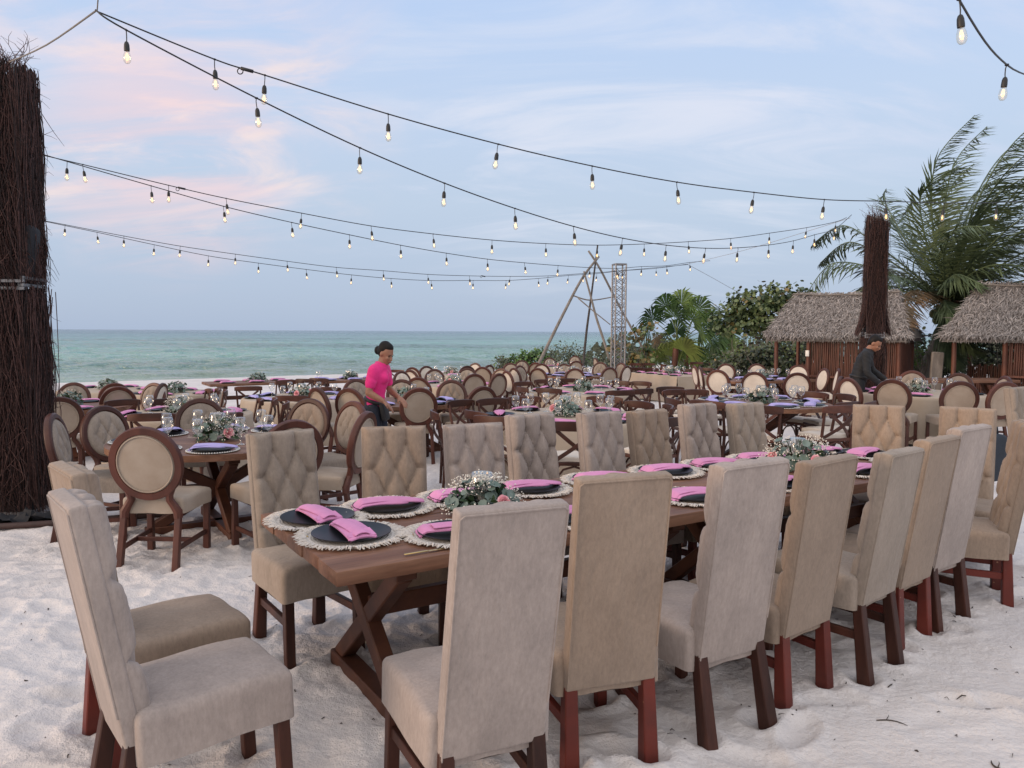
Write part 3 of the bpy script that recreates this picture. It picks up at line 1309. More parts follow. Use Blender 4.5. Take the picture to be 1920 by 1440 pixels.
def napkin_mesh(seed, m):
    """folded cloth band laid over a plate along local y, one end tucked back in a flap"""
    r0 = random.Random(seed)
    mb = MB()
    W = .112
    L0, L1 = -.15, .165
    def strip(w0, w1, l0, l1, zoff, skew, thick=.008, curl=.0):
        nu, nv = 9, 24
        P = np.zeros((nv, nu, 3))
        for i in range(nv):
            t = i / (nv - 1)
            y = l0 + (l1 - l0) * t
            w = w0 + (w1 - w0) * t
            zc = .021 + zoff + .010 * math.cos(y / .16 * 1.3) + (-.020 if abs(y) > .145 else 0) * min(1, (abs(y) - .145) / .02)
            for j in range(nu):
                s = -1 + 2 * j / (nu - 1)
                x = s * w / 2 + skew * t
                P[i, j] = (x, y + .006 * math.sin(s * 2 + seed), zc + .007 * (1 - abs(s) ** 3) + curl * s * s * t)
        top = P.copy()
        bot = P.copy()
        bot[:, :, 2] -= thick
        mb.grid(top, flip=False)
        mb.grid(bot, flip=True)
        # rounded folded edges
        for jj in (0, nu - 1):
            mid = (top[:, jj] + bot[:, jj]) / 2
            mb.tube([tuple(q) for q in mid], thick * .52, 6, flat=1)
        for ii in (0, nv - 1):
            mid = (top[ii] + bot[ii]) / 2
            mb.tube([tuple(q) for q in mid], thick * .5, 6)
    strip(W, W * .96, L0, L1, .004, .008, .013)
    strip(W * .56, W * .62, L0 + .004, L1 - .06, .014, -.018, .006)
    # flap turned over at the near end
    P = []
    z = .036
    mb.add([(-W / 2 - .004, L0 + .002, .030), (W / 2 + .004, L0 + .004, .030), (W / 2 - .002, L0 + .075, z + .008), (0, L0 + .052, z + .012), (-W / 2, L0 + .03, z + .004),
            (-W / 2 - .004, L0 + .002, .020), (W / 2 + .004, L0 + .004, .020)], [(0, 1, 2, 3, 4), (0, 5, 6, 1)])
    return mb.mesh('napkin', m, sharp=60)


def napkin_roll_mesh(seed, m):
    """napkin folded to a long band that narrows to a point, its blunt end turned under"""
    mb = MB()
    nu, nv = 11, 30
    thick = .009
    def sheet(l0, l1, w0, w1, zoff, yoff, tipz):
        P = np.zeros((nv, nu, 3))
        for i in range(nv):
            t = i / (nv - 1)
            x = l0 + (l1 - l0) * t
            w = (w0 + (w1 - w0) * t) * min(1, (1 - t) * 7 + .12) ** .6
            for j in range(nu):
                q = -1 + 2 * j / (nu - 1)
                z = .026 + zoff + .010 * math.cos(x / .17 * 1.35) + .008 * (1 - abs(q) ** 2.2) - .03 * max(0, -x - .13) / .04 + tipz * t ** 4
                P[i, j] = (x, yoff + q * w / 2 + .007 * math.sin(x * 14 + seed), z + .0015 * math.sin(q * 9 + x * 25))
        Q = P.copy()
        Q[:, :, 2] -= thick
        mb.grid(P, flip=True)
        mb.grid(Q, flip=False)
        for jj in (0, nu - 1):
            mb.tube([tuple(v) for v in (P[:, jj] + Q[:, jj]) / 2], thick * .55, 6)
        mb.tube([tuple(v) for v in (P[0] + Q[0]) / 2], thick * .55, 6)
    sheet(-.165, .185, .118, .060, .006, 0, -.012)
    sheet(-.15, .10, .085, .05, -.004, -.030, 0)
    return mb.mesh('napkin', m, sharp=60)


def wineglass_mesh():
    mb = MB()
    prof = [(.038, 0), (.038, .003), (.014, .007), (.0060, .014), (.0052, .05), (.0056, .092), (.014, .102), (.031, .117), (.044, .141), (.0475, .166), (.044, .195), (.037, .222), (.0352, .2225)]
    mb.lathe(prof, 20)
    return mb.mesh('wine_glass', M['glass'], sharp=None)


def charger_mesh():
    mb = MB()
    mb.lathe([(0, 0), (.175, 0), (.192, .008), (.192, .010), (.16, .005), (0, .005)], 40)
    for k in range(64):
        a = 2 * math.pi * k / 64
        mb.ball((.192 * math.cos(a), .192 * math.sin(a), .0095), .0068, 1)
    return mb.mesh('charger_plate', M['glass_bead'], sharp=None)


M['glass_bead'] = mat('glass_bead', (.58, .57, .55), .16, None, None, spec=.8)


def cutlery_mesh(kind):
    mb = MB()
    if kind == 'knife':
        mb.box((.011, .105, .004), (0, -.055, .004), None, .0015, 1)
        P = [(-.0075, 0, .0035), (.0075, 0, .0035), (.0075, .085, .0035), (.004, .108, .0035), (-.0065, .10, .0035)]
        Q = [(x, y, .002) for x, y, z in P]
        mb.add(P + Q, [(0, 1, 2, 3, 4), (9, 8, 7, 6, 5)] + [(j, j + 5, (j + 1) % 5 + 5, (j + 1) % 5) for j in range(5)])
    else:
        mb.tube([(0, -.105, .003), (0, -.03, .005), (0, .03, .008), (0, .05, .006)], [.005, .004, .003, .006], 6, flat=.5)
        for x in (-.0085, -.0028, .0028, .0085):
            mb.tube([(x * .4, .045, .006), (x, .062, .004), (x, .10, .008)], [.003, .0022, .0012], 5)
    return mb.mesh(kind, M['gold'])


def leaf_round(mb, c, d, r, mi, r0, cup=.25):
    """a small round leaf: fan of faces with a slight cup"""
    d = Vector(d).normalized()
    a = Vector((0, 0, 1)) if abs(d.z) < .9 else Vector((1, 0, 0))
    x = a.cross(d).normalized()
    y = d.cross(x)
    c = Vector(c)
    n = 8
    V = [c]
    for k in range(n):
        th = 2 * math.pi * k / n
        V.append(c + (x * math.cos(th) + y * math.sin(th)) * r + d * cup * r)
    mb.add(V, [(0, 1 + k, 1 + (k + 1) % n) for k in range(n)], mi)


def leaf_long(mb, c, dirv, nrm, L_, w, mi, droop=.2):
    dirv = Vector(dirv).normalized()
    nrm = Vector(nrm)
    s = dirv.cross(nrm)
    s = s.normalized() if s.length > 1e-5 else Vector((1, 0, 0))
    c = Vector(c)
    q = []
    for t, ww in ((0, .12), (.35, 1), (.7, .75), (1, 0.02)):
        p = c + dirv * L_ * t - Vector((0, 0, 1)) * droop * L_ * t * t
        q += [p - s * w * ww / 2, p + s * w * ww / 2]
    mb.add(q, [(0, 1, 3, 2), (2, 3, 5, 4), (4, 5, 7, 6)], mi)


def rose(mb, c, r, axis, r0):
    """cupped petals wound round a bud"""
    axis = Vector(axis).normalized()
    rotq = Vector((0, 0, 1)).rotation_difference(axis)
    c = Vector(c)
    for ring, (k, rad, hgt, op) in enumerate(((3, .28, 1.0, .1), (4, .5, .95, .25), (5, .78, .8, .5), (6, 1.0, .55, .8))):
        for i in range(k):
            a0 = 2 * math.pi * (i + ring * .37) / k
            wdt = 2 * math.pi / k * 1.25
            P = np.zeros((4, 5, 3))
            for u in range(4):
                t = u / 3
                for v in range(5):
                    a = a0 + wdt * (v / 4 - .5)
                    rr = r * (rad * (.35 + .65 * t ** .7) + op * .25 * t ** 3) * (1 - .12 * abs(v / 4 - .5) * t)
                    z = r * (hgt * t * 1.15 - .35 - .28 * op * t ** 4 - .25 * (abs(v / 4 - .5) * 2) ** 2 * t)
                    p = c + rotq @ Vector((rr * math.cos(a), rr * math.sin(a), z))
                    P[u, v] = p
            mb.grid(P)


def centerpiece(seed, rx=.20, ry=.15, h=.15, vase=True, roses=3, gyp=230, euc=80, dark=70, detail=1.0):
    r0 = random.Random(seed)
    root = empty('floral_centerpiece', 'x', 'flowers')
    fo = MB()
    def dirr():
        a = r0.uniform(0, 2 * math.pi)
        z = r0.uniform(.05, 1)
        s = math.sqrt(1 - z * z)
        return Vector((s * math.cos(a), s * math.sin(a), z))
    def surf(d, f):
        return Vector((d.x * rx * f, d.y * ry * f, .015 + d.z * h * f))
    for k in range(dark):
        d = dirr()
        p = surf(d, r0.uniform(.2, .8))
        v = (d + Vector((r0.uniform(-.5, .5), r0.uniform(-.5, .5), r0.uniform(-.4, .3)))).normalized()
        leaf_long(fo, p, v, dirr(), r0.uniform(.05, .10), r0.uniform(.018, .034), 1, .35)
    for k in range(euc):
        d = dirr()
        p = surf(d, r0.uniform(.55, 1.02))
        n = (d + Vector((r0.uniform(-.6, .6), r0.uniform(-.6, .6), r0.uniform(-.2, .5)))).normalized()
        leaf_round(fo, p, n, r0.uniform(.016, .034), 0, r0)
    for k in range(26):
        d = dirr()
        fo.tube([(0, 0, .03), tuple(surf(d, .5)), tuple(surf(d, 1.0))], .0016, 4, cap=False, mi=1)
    part(fo, 'foliage', [M['eucalyptus'], M['leaf_dark']], root, sharp=None)
    if gyp:
        gy = MB()
        sprigs = [dirr() for _ in range(14)]
        for k in range(gyp):
            s = r0.choice(sprigs)
            d = (s + Vector((r0.gauss(0, .22), r0.gauss(0, .22), r0.gauss(0, .18)))).normalized()
            d.z = abs(d.z)
            p = surf(d, r0.uniform(.85, 1.22))
            gy.ball(p, r0.uniform(.0028, .0052), 1)
        for s in sprigs:
            for q in range(5):
                d = (s + Vector((r0.gauss(0, .2), r0.gauss(0, .2), r0.gauss(0, .15)))).normalized()
                gy.tube([tuple(surf(s, .5)), tuple(surf(d, .9)), tuple(surf(d, 1.15))], .0009, 3, cap=False)
        part(gy, 'baby_breath', M['gyp'], root, sharp=None)
    for k in range(roses):
        a = -1.2 + k * 2.2 + r0.uniform(-.3, .3)
        d = Vector((math.cos(a) * .9, math.sin(a) * .75 - .25, .35))
        mb = MB()
        rose(mb, surf(d.normalized(), .95), .036, d, r0)
        part(mb, 'rose', M['rose'], root, sharp=None)
    if vase:
        mb = MB()
        mb.lathe([(.03, .06), (.045, .065), (.062, .10), (.066, .14), (.058, .18), (.05, .198), (.0485, .198)], 28)
        g = part(mb, 'glass_vase', M['glass'], root, sharp=None)
        mb = MB()
        mb.lathe([(0, .06), (.021, .06), (.021, .145), (.017, .15), (0, .151)], 16)
        mb.tube([(0, 0, .15), (.001, 0, .158)], .0012, 5)
        part(mb, 'candle', M['candle'], g)
    return root


# ================================================================ furnishing the beach
AX = Vector((.844, .536, 0))          # long axis of the front table
NX = Vector((-.536, .844, 0))         # across it, away from the camera
T0 = Vector((-.64, 2.78, 0))          # its near left corner
AXR = math.atan2(.536, .844)
ORD = ['leftmost', 'second from left', 'third from left', 'fourth from left', 'fifth from left', 'sixth from left', 'seventh from left', 'eighth from left',
       'ninth from left', 'tenth from left', 'eleventh from left', 'twelfth from left', 'thirteenth from left', 'fourteenth from left', 'fifteenth from left', 'sixteenth from left']

# key: centre, top height, kind, size, words that single the table out
TB = {
 'T1': ((-2.5, 6.5), .75, 'round', .86, 'round wooden table beside left twig tower'),
 'T2': ((-4.1, 9.5), .73, 'cloth', .84, 'draped table behind left round wooden table'),
 'T3': ((-6.2, 14.2), .73, 'cloth', .80, 'draped pink-napkin table near the shoreline'),
 'T4': ((-3.45, 12.6), .73, 'cloth', .95, 'draped violet-napkin table left of the woman'),
 'T5': ((-6.3, 10.9), .75, 'round', .82, 'wooden table right behind left twig tower'),
 'T6': ((-8.0, 15.2), .73, 'cloth', .90, 'draped table farthest left by the water'),
 'T8': ((-5.9, 17.5), .75, 'long', (2.05, 1.0), 'bare wooden table nearest the water'),
 'T9': ((-3.9, 18.5), .75, 'long', (2.05, 1.0), 'violet-napkin wooden table left behind woman'),
 'T10': ((-1.5, 11.0), .75, 'round', .80, 'wooden table the woman is setting'),
 'T11': ((-1.25, 16.4), .73, 'cloth', .90, 'draped table behind the woman\'s table'),
 'T12': ((-1.7, 21.5), .73, 'cloth', .90, 'draped table farthest off before open sea'),
 'T13': ((1.25, 13.5), .73, 'cloth', .98, 'draped pink-napkin table in the middle'),
 'T14': ((.6, 8.6), .73, 'cloth', .95, 'draped table right behind front table'),
 'T15': ((1.6, 20.3), .75, 'round', .90, 'wooden table in front of driftwood tripod'),
 'T16': ((4.34, 21.2), .73, 'clothlong', (1.2, 2.3), 'draped long table before the fan palm'),
 'T17': ((3.25, 10.0), .75, 'round', .87, 'round violet-napkin table behind front table'),
 'T18': ((5.5, 16.9), .75, 'long', (2.3, 1.1), 'wooden table with cream oval chairs'),
 'T20': ((6.35, 12.0), .73, 'cloth', .95, 'draped table beside the waiter'),
 'T21': ((9.2, 16.0), .75, 'long', (2.4, .8), 'wooden table against the right hut'),
 'T23': ((1.7, 26.3), .73, 'cloth', .90, 'draped table at foot of driftwood tripod'),
}

# table, kind, x, y, heading, look of the side that shows, (picture column)
CH=[
('T1', 'O', -2.5, 5.16, 0, 'p', 264),
('T1', 'O', -3.76, 7.04, 113, 't', 194),
('T1', 'O', -3.7, 6.17, 74, 't', 100),
('T1', 'O', -3.24, 7.93, 152, 't', 372),
('T1', 'O', -1.57, 5.45, -42, 'p', 548),
('T1', 'O', -2.04, 7.72, -159, 'tt', 580),
('T1', 'O', -1.56, 7.48, -136, 't', 661),
('T1', 'O', -1.2, 6.25, -79, 'p', 684),
('T2', 'X', -3.89, 8.27, -10, '', 285),
('T2', 'X', -5.3, 10.42, 127, '', 229),
('T2', 'X', -4.77, 10.55, 147, '', 310),
('T2', 'X', -3.57, 10.79, -113, '', 485),
('T2', 'X', -3.33, 10.69, -107, '', 513),
('T2', 'X', -3.02, 10.15, -102, '', 533),
('T2', 'X', -3.23, 8.46, -40, '', 412),
('T3', 'X', -5.31, 13.44, -122, '', 392),
('T3', 'X', -5.21, 13.55, -116, '', 407),
('T3', 'X', -4.86, 12.97, -111, '', 421),
('T5', 'O', -7.2, 12.6, 152, 't', 138),
('T5', 'O', -5.28, 8.94, -28, 'p', 112),
('T6', 'O', -5.76, 11.22, -29, 'p', 222),
('T6', 'O', -6.55, 12.65, -30, 'p', 215),
('T5', 'O', -5.79, 12.37, -160, 't', 287),
('T5', 'O', -5.6, 12.23, -93, 'w', 301),
('T8', 'X', -4.91, 14.31, -14, '', 467),
('T8', 'X', -4.92, 16.67, -50, '', 535),
('T9', 'X', -4.58, 16.99, 24, '', 572),
('T9', 'X', -4.34, 17.21, 19, '', 597),
('T4', 'X', -3.29, 11.44, -8, '', 547),
('T10', 'O', -2.55, 10.05, 45, 'p', 595),
('T4', 'X', -3.34, 13.88, 6, '', 614),
('T10', 'O', -2.1, 9.95, 27, 'p', 656),
('T10', 'O', -2.57, 12.64, 147, 't', 667),
('T10', 'O', -1.75, 12.2, 170, 't', 754),
('T10', 'O', -1.21, 9.95, -17, 'p', 785),
('T10', 'O', -0.39, 10.12, -37, 'p', 904),
('T10', 'O', -0.95, 12.04, 165, 'tt', 846),
('T11', 'O', -1.68, 13.81, 9, 'p', 785),
('T11', 'O', -0.73, 14.94, -20, 'p', 890),
('T11', 'O', -0.28, 15.44, -45, 'p', 934),
('T11', 'O', -1.8, 17.73, 158, 't', 814),
('T11', 'O', -1.07, 18.33, -175, 't', 876),
('T11', 'O', -2.39, 16.59, 132, 'tw', 753),
('T11', 'O', -2.36, 17.76, 32, 'w', 769),
('T9', 'X', -3.32, 21.92, -170, '', 742),
('T12', 'O', -2.47, 19.11, 28, 'w', 774),
('T12', 'O', -2.22, 19.85, 144, 'w', 799),
('T12', 'O', -1.19, 20.44, -25, 'p', 876),
('T12', 'O', -1.08, 22.5, -148, 'w', 891),
('T12', 'O', -0.64, 21.01, -52, 'w', 916),
('T11', 'O', -0.75, 19.37, 13, 'p', 904),
('T11', 'O', -0.26, 18.28, -152, 'p', 940),
('T15', 'O', -0.11, 16.86, 60, 'w', 951),
('T14', 'X', -0.65, 9.66, 130, '', 863),
('T14', 'X', -0.25, 9.89, 147, '', 924),
('T14', 'X', -0.82, 8.34, 80, '', 818),
('T14', 'X', -0.38, 7.99, 58, '', 891),
('T14', 'X', -0.18, 7.53, 36, '', 926),
('T23', 'O', -0.04, 22.35, 170, 'p', 958),
('T23', 'O', 0.33, 25.12, 176, 't', 979),
('T15', 'O', 0.05, 18.6, 55, 'w', 964),
('T15', 'O', 0.21, 20.09, 131, 't', 975),
('T23', 'O', 0.72, 22.8, 16, 'p', 1006),
('T23', 'O', 0.84, 21.79, 11, 'w', 1016),
('T15', 'O', 0.63, 18.57, 29, 'p', 1009),
('T15', 'O', 1.54, 18.68, 2, 'p', 1079),
('T23', 'O', 1.4, 28.62, 173, 't', 1031),
('T23', 'O', 2.56, 31.2, -170, 't', 1079),
('T23', 'O', 2.04, 24.36, -10, 'p', 1081),
('T15', 'O', 1.49, 21.75, 176, 't', 1059),
('T23', 'O', 3.09, 28.46, 76, 'p', 1117),
('T15', 'O', 2.61, 22.65, -157, 't', 1126),
('T15', 'O', 2.38, 18.73, -27, 'p', 1144),
('T15', 'O', 3.21, 22.61, -122, 't', 1165),
('T15', 'O', 2.97, 19.9, -50, 'w', 1175),
('T16', 'X', 4.4, 27.1, -179, '', 1194),
('T16', 'X', 4.79, 27.07, -176, '', 1215),
('T16', 'X', 3.67, 22.69, 156, '', 1193),
('T16', 'X', 4.02, 22.27, 163, '', 1220),
('T16', 'X', 5.01, 21.82, -133, '', 1291),
('T16', 'X', 5.72, 22.57, -135, '', 1325),
('T16', 'X', 6.77, 28.16, -161, '', 1307),
('T16', 'X', 7.05, 26.91, -155, '', 1338),
('T16', 'X', 7.19, 24.74, -141, '', 1379),
('T13', 'X', 0.2, 14.71, 139, '', 980),
('T13', 'X', 0.18, 13.06, 68, '', 980),
('T13', 'X', 0.68, 15.56, 165, '', 1023),
('T13', 'X', 1.16, 15.96, 178, '', 1065),
('T13', 'X', 0.6, 12.54, 34, '', 1029),
('T13', 'X', 2.08, 14.93, -150, '', 1160),
('T13', 'X', 2.46, 14.59, -132, '', 1203),
('T13', 'X', 1.69, 11.92, -16, '', 1164),
('T13', 'X', 2.06, 12.16, -31, '', 1204),
('T14', 'X', 1.22, 10.07, -157, '', 1134),
('T14', 'X', 1.55, 9.26, -125, '', 1200),
('T14', 'X', 0.16, 10.25, 165, '', 982),
('T14', 'X', 0.57, 6.92, 1, '', 1078),
('T14', 'X', 1.75, 8.58, -89, '', 1253),
('T14', 'X', 1.52, 7.35, -37, '', 1257),
('T17', 'X', 2.55, 12.38, 164, '', 1256),
('T17', 'X', 2.39, 11.34, 147, '', 1263),
('T17', 'X', 2.74, 11.55, 162, '', 1301),
('T17', 'X', 2.07, 9.81, 81, '', 1263),
('T17', 'X', 2.33, 9.17, 48, '', 1325),
('T17', 'X', 2.77, 8.54, 18, '', 1425),
('T17', 'X', 4.2, 10.7, -126, '', 1524),
('T17', 'X', 4.42, 10.17, -98, '', 1585),
('T17', 'X', 3.94, 8.99, -34, '', 1590),
('T17', 'X', 4.3, 9.22, -53, '', 1630),
('T17', 'X', 3.71, 8.59, -18, '', 1580),
('T18', 'O', 4.44, 18.68, 88, 'w', 1303),
('T18', 'O', 4.33, 17.68, 96, 'w', 1313),
('T18', 'O', 4.17, 15.55, 37, 'w', 1346),
('T18', 'O', 5.7, 20.51, -169, 'w', 1361),
('T18', 'O', 4.48, 14.2, 23, 'w', 1415),
('T18', 'O', 6.61, 20.72, -162, 'w', 1420),
('T18', 'O', 5.18, 13.94, 15, 'w', 1495),
('T18', 'O', 6.92, 18.58, -160, 'w', 1497),
('T18', 'O', 6.57, 16.19, -96, 'w', 1545),
('T18', 'O', 6.67, 15.71, -74, 'w', 1572),
('T20', 'O', 5.2, 12.13, -57, 'p', 1578),
('T20', 'O', 5.06, 11.49, 74, 'w', 1594),
('T20', 'O', 5.32, 10.71, 38, 'p', 1676),
('T20', 'O', 7.13, 13.68, -155, 't', 1711),
('T20', 'O', 7.34, 12.6, -121, 't', 1800),
('T20', 'O', 6.08, 10.41, 10, 'p', 1800),
('T20', 'O', 7.63, 11.9, -85, 't', 1884),
('T20', 'O', 6.58, 10.23, -7, 'p', 1886)]

TLAB = {'T1': 'round planked wooden table on crossed trestles beside the left twig tower', 'T2': 'beige draped round table with dark plates behind left round wooden table',
 'T3': 'beige draped round table with pink napkins near the shoreline', 'T4': 'beige draped round table with violet napkins left of the woman in pink',
 'T5': 'round wooden table on crossed trestles right behind the left twig tower', 'T6': 'beige draped round table farthest left, closest to the water',
 'T8': 'long wooden trestle table with pink napkins nearest the water', 'T9': 'long wooden trestle table with violet napkins, left behind the woman',
 'T10': 'round wooden table the woman in pink is setting', 'T11': 'beige draped round table behind the table the woman is setting',
 'T12': 'beige draped round table farthest off, seen against the open sea', 'T13': 'beige draped round table in the middle with pink napkins and cross-back chairs',
 'T14': 'beige draped round table right behind the long front table', 'T15': 'round wooden table with violet napkins in front of the driftwood tripod',
 'T16': 'beige draped long table in front of the fan palm', 'T17': 'round wooden table with violet napkins, right behind the front table',
 'T18': 'long wooden table ringed by cream oval chairs left of the hut', 'T20': 'beige draped round table beside the waiter in black',
 'T21': 'long wooden table standing against the right thatched hut', 'T23': 'beige draped round table at the foot of the driftwood tripod'}

TOPZ = {}


def build_tables():
    for i, (L_, c, lab) in enumerate(((2.2, 1.1, 'left half of the long wooden trestle table in front'), (2.2, 3.303, 'right half of the long wooden trestle table in front'))):
        t = proto('long_main', lambda: long_table(2.2, 1.08, .76))
        p = T0 + AX * c + NX * .54
        place(t, (p.x, p.y, 0), AXR)
        tag(t, lab, 'table', 'long front table')
    for k, (c, zt, kind, size, words) in TB.items():
        g = ground(*c)
        TOPZ[k] = g + zt
        if kind == 'round':
            t = proto('round%.2f' % size, lambda: round_table(size, zt))
            rz = R(rng.uniform(-25, 25))
            grp = 'round wooden tables'
        elif kind == 'cloth':
            t = cloth_round(size, zt, len(TOPZ))
            rz = rng.uniform(0, 6)
            grp = 'round tables under beige cloths'
        elif kind == 'clothlong':
            t = cloth_rect(size[0], size[1], zt, 3)
            rz = R(25)
            grp = None
        else:
            t = long_table(size[0], size[1], zt, 4)
            rz = AXR if k not in ('T21',) else R(8)
            grp = 'long wooden tables farther back'
        place(t, (c[0], c[1], g), rz)
        tag(t, TLAB[k], 'table', grp)


def head(o, x, y, az, dz=0.0, tilt=True):
    place(o, (x, y, ground(x, y) + dz), -R(az), (R(rng.uniform(-.8, .8)), R(rng.uniform(-.8, .8))) if tilt else (0, 0))


# high-back chairs round the long front table: x, y of the back's top, heading, kind, label
KINDS = {'pb': ('velvet_pink', 'wood_leg', .027, .015, .052, 1, .085, .05), 'ps': ('velvet_pink', 'wood_leg', .016, .013, .042, 2, .05, .05), 'tr': ('velvet_tan', 'red_paint', .017, .013, .047, 3, .02, .05),
         'bb': ('velvet_beige', 'wood_leg', .019, .013, .048, 4, .06), 'bl': ('velvet_beige', 'red_paint', .017, .013, .046, 6), 'tb': ('velvet_tan', 'wood_leg', .017, .013, .045, 5)}


def build_high_backs():
    def rv(az):
        return Vector((math.cos(R(az)), -math.sin(R(az)), 0))
    def fw(az):
        return Vector((math.sin(R(az)), math.cos(R(az)), 0))
    # rear foot of the upholstery, heading, height factor, kind, label
    near = [((-.054, 2.376), -26, 1.015, 'ps', 'pinkish-grey high-back chair, dark legs, first along the near side'),
            ((.386, 2.82), -18, 1.014, 'tr', 'tan high-back chair on red legs, second along the near side'),
            ((.92, 3.09), -30, 1.025, 'pb', 'pinkish-grey high-back chair, back splayed dark legs, third along the near side'),
            ((1.36, 3.41), -37, .985, 'tr', 'tan high-back chair on red legs, fourth along the near side'),
            ((1.81, 3.69), -41, .975, 'bb', 'grey-beige bulging high-back chair on brown legs, fifth along the near side'),
            ((2.185, 4.06), -39, .988, 'tr', 'tan high-back chair on red legs, sixth along the near side'),
            ((2.52, 4.33), -36, 1.01, 'ps', 'pale pinkish high-back chair on dark legs, seventh along the near side')]
    lst = []
    for (x, y), az, k, kd, lab in near:
        p = Vector((x, y, 0)) + fw(az) * .262
        lst.append((p, az, kd, lab, k))
    far = [((-1.25, 4.21), 144, 'bb', 'grey-beige tufted chair beside the table end, first along the far side'),
           ((-.69, 4.43), 163, 'tb', 'tan tufted high-back chair, second along the far side'),
           ((-.22, 4.62), 158, 'ps', 'brownish-pink tufted high-back chair behind the first flower bowl'),
           ((.14, 5.21), 147, 'pb', 'deeply tufted pale high-back chair, fourth along the far side'),
           ((.62, 5.30), 145, 'ps', 'pale shallow-tufted high-back chair, fifth along the far side'),
           ((1.01, 5.56), 142, 'tr', 'tan tufted high-back chair, sixth along the far side'),
           ((1.44, 5.93), 143, 'pb', 'deeply tufted pale high-back chair, seventh along the far side'),
           ((1.87, 6.09), 147, 'bl', 'beige tufted high-back chair behind the second flower bowl'),
           ((2.88, 5.98), 206, 'tr', 'light tan tufted chair, left one at the right table end'),
           ((3.40, 5.72), 209, 'tr', 'light tan tufted chair, right one at the right table end'),
           ((5.30, 8.05), 147, 'bl', 'beige high-back chair at the right edge beyond the front table')]
    for (x, y), az, kd, lab in far:
        p = Vector((x, y, 0)) + fw(az) * .31
        lst.append((p, az, kd, lab, .973))
    lst.append((Vector((2.88, 4.86, 0)), -68, 'tr', 'tan high-back chair at the right edge, turned with its seat in view', .99))
    lst.append((Vector((-1.10, 2.62, 0)), 51, 'pb', 'pale pinkish chair at the left table end, seat toward the camera', 1.012))
    lst.append((Vector((-1.44, 3.12, 0)), 48, 'tr', 'tan chair on red legs, half hidden at the left table end', 1.0))
    for p, az, kd, lab, k in lst:
        o = proto('T' + kd, lambda: tall_chair(*KINDS[kd]))
        head(o, p.x, p.y, az, rng.uniform(-.008, .004))
        o.scale = (1, 1, k)
        if 'left table end' in lab and 'pale' in lab:
            o.rotation_euler = (R(1.5), R(-1), -R(az))
        tag(o, lab, 'chair', 'high-back chairs round the long front table')


def build_chairs():
    names = {}
    for e in CH:
        t, typ, x, y, az, look, u = e
        if typ == 'X':
            w = 'brown cross-back chair'
        else:
            seen = {'p': 'plain-backed', 't': 'tufted', 'tt': 'tan tufted', 'w': 'cream', 'tw': 'pale tufted'}[look]
            w = seen + ' oval-back chair'
        names.setdefault((t, w), []).append(e)
    for (t, w), es in names.items():
        es.sort(key=lambda e: math.atan2(e[2], e[3]))
        for i, e in enumerate(es):
            _, typ, x, y, az, look, u = e
            if typ == 'X':
                o = proto('X', cross_chair)
                grp = 'brown cross-back chairs'
            else:
                key = {'p': ('linen_plain', False), 't': ('velvet_beige', True), 'tt': ('velvet_tan', True), 'w': ('cream', False), 'tw': ('cream', True)}[look]
                o = proto('O' + look, lambda: oval_chair(*key))
                grp = 'oval-back chairs'
            off = .315 if typ == 'O' else .29
            head(o, x + math.sin(R(az)) * off, y + math.cos(R(az)) * off, az, rng.uniform(-.015, .004))
            at_ = TB[t][4]
            lab = (w + ', ' + ORD[i] + ', at ' + at_) if len(es) > 1 else (w + ' at ' + at_)
            tag(o, lab, 'chair', grp)


GL = None


def setting(p, rz, z, tkey, style, nap, mats_, out, charger=False):
    """plate and napkin (and mat) at one seat; collects them for labelling"""
    if mats_:
        m = link('placemat', MESH['mat%d' % rng.randrange(3)])
        place(m, (p[0], p[1], z + .001), rng.uniform(0, 6))
        out.setdefault('placemat', []).append(m)
        z += .0065
    if charger:
        c = link('charger_plate', MESH['charger'])
        place(c, (p[0], p[1], z + .001), rng.uniform(0, 6))
        out.setdefault('charger', []).append(c)
        z += .007
    q = link('plate', MESH['plate'])
    place(q, (p[0], p[1], z + .001), rng.uniform(0, 6))
    out.setdefault('plate', []).append(q)
    n = link('napkin', MESH[style + nap])
    place(n, (p[0], p[1], z + .004), rz)
    out.setdefault('napkin', []).append(n)


MESH = {}


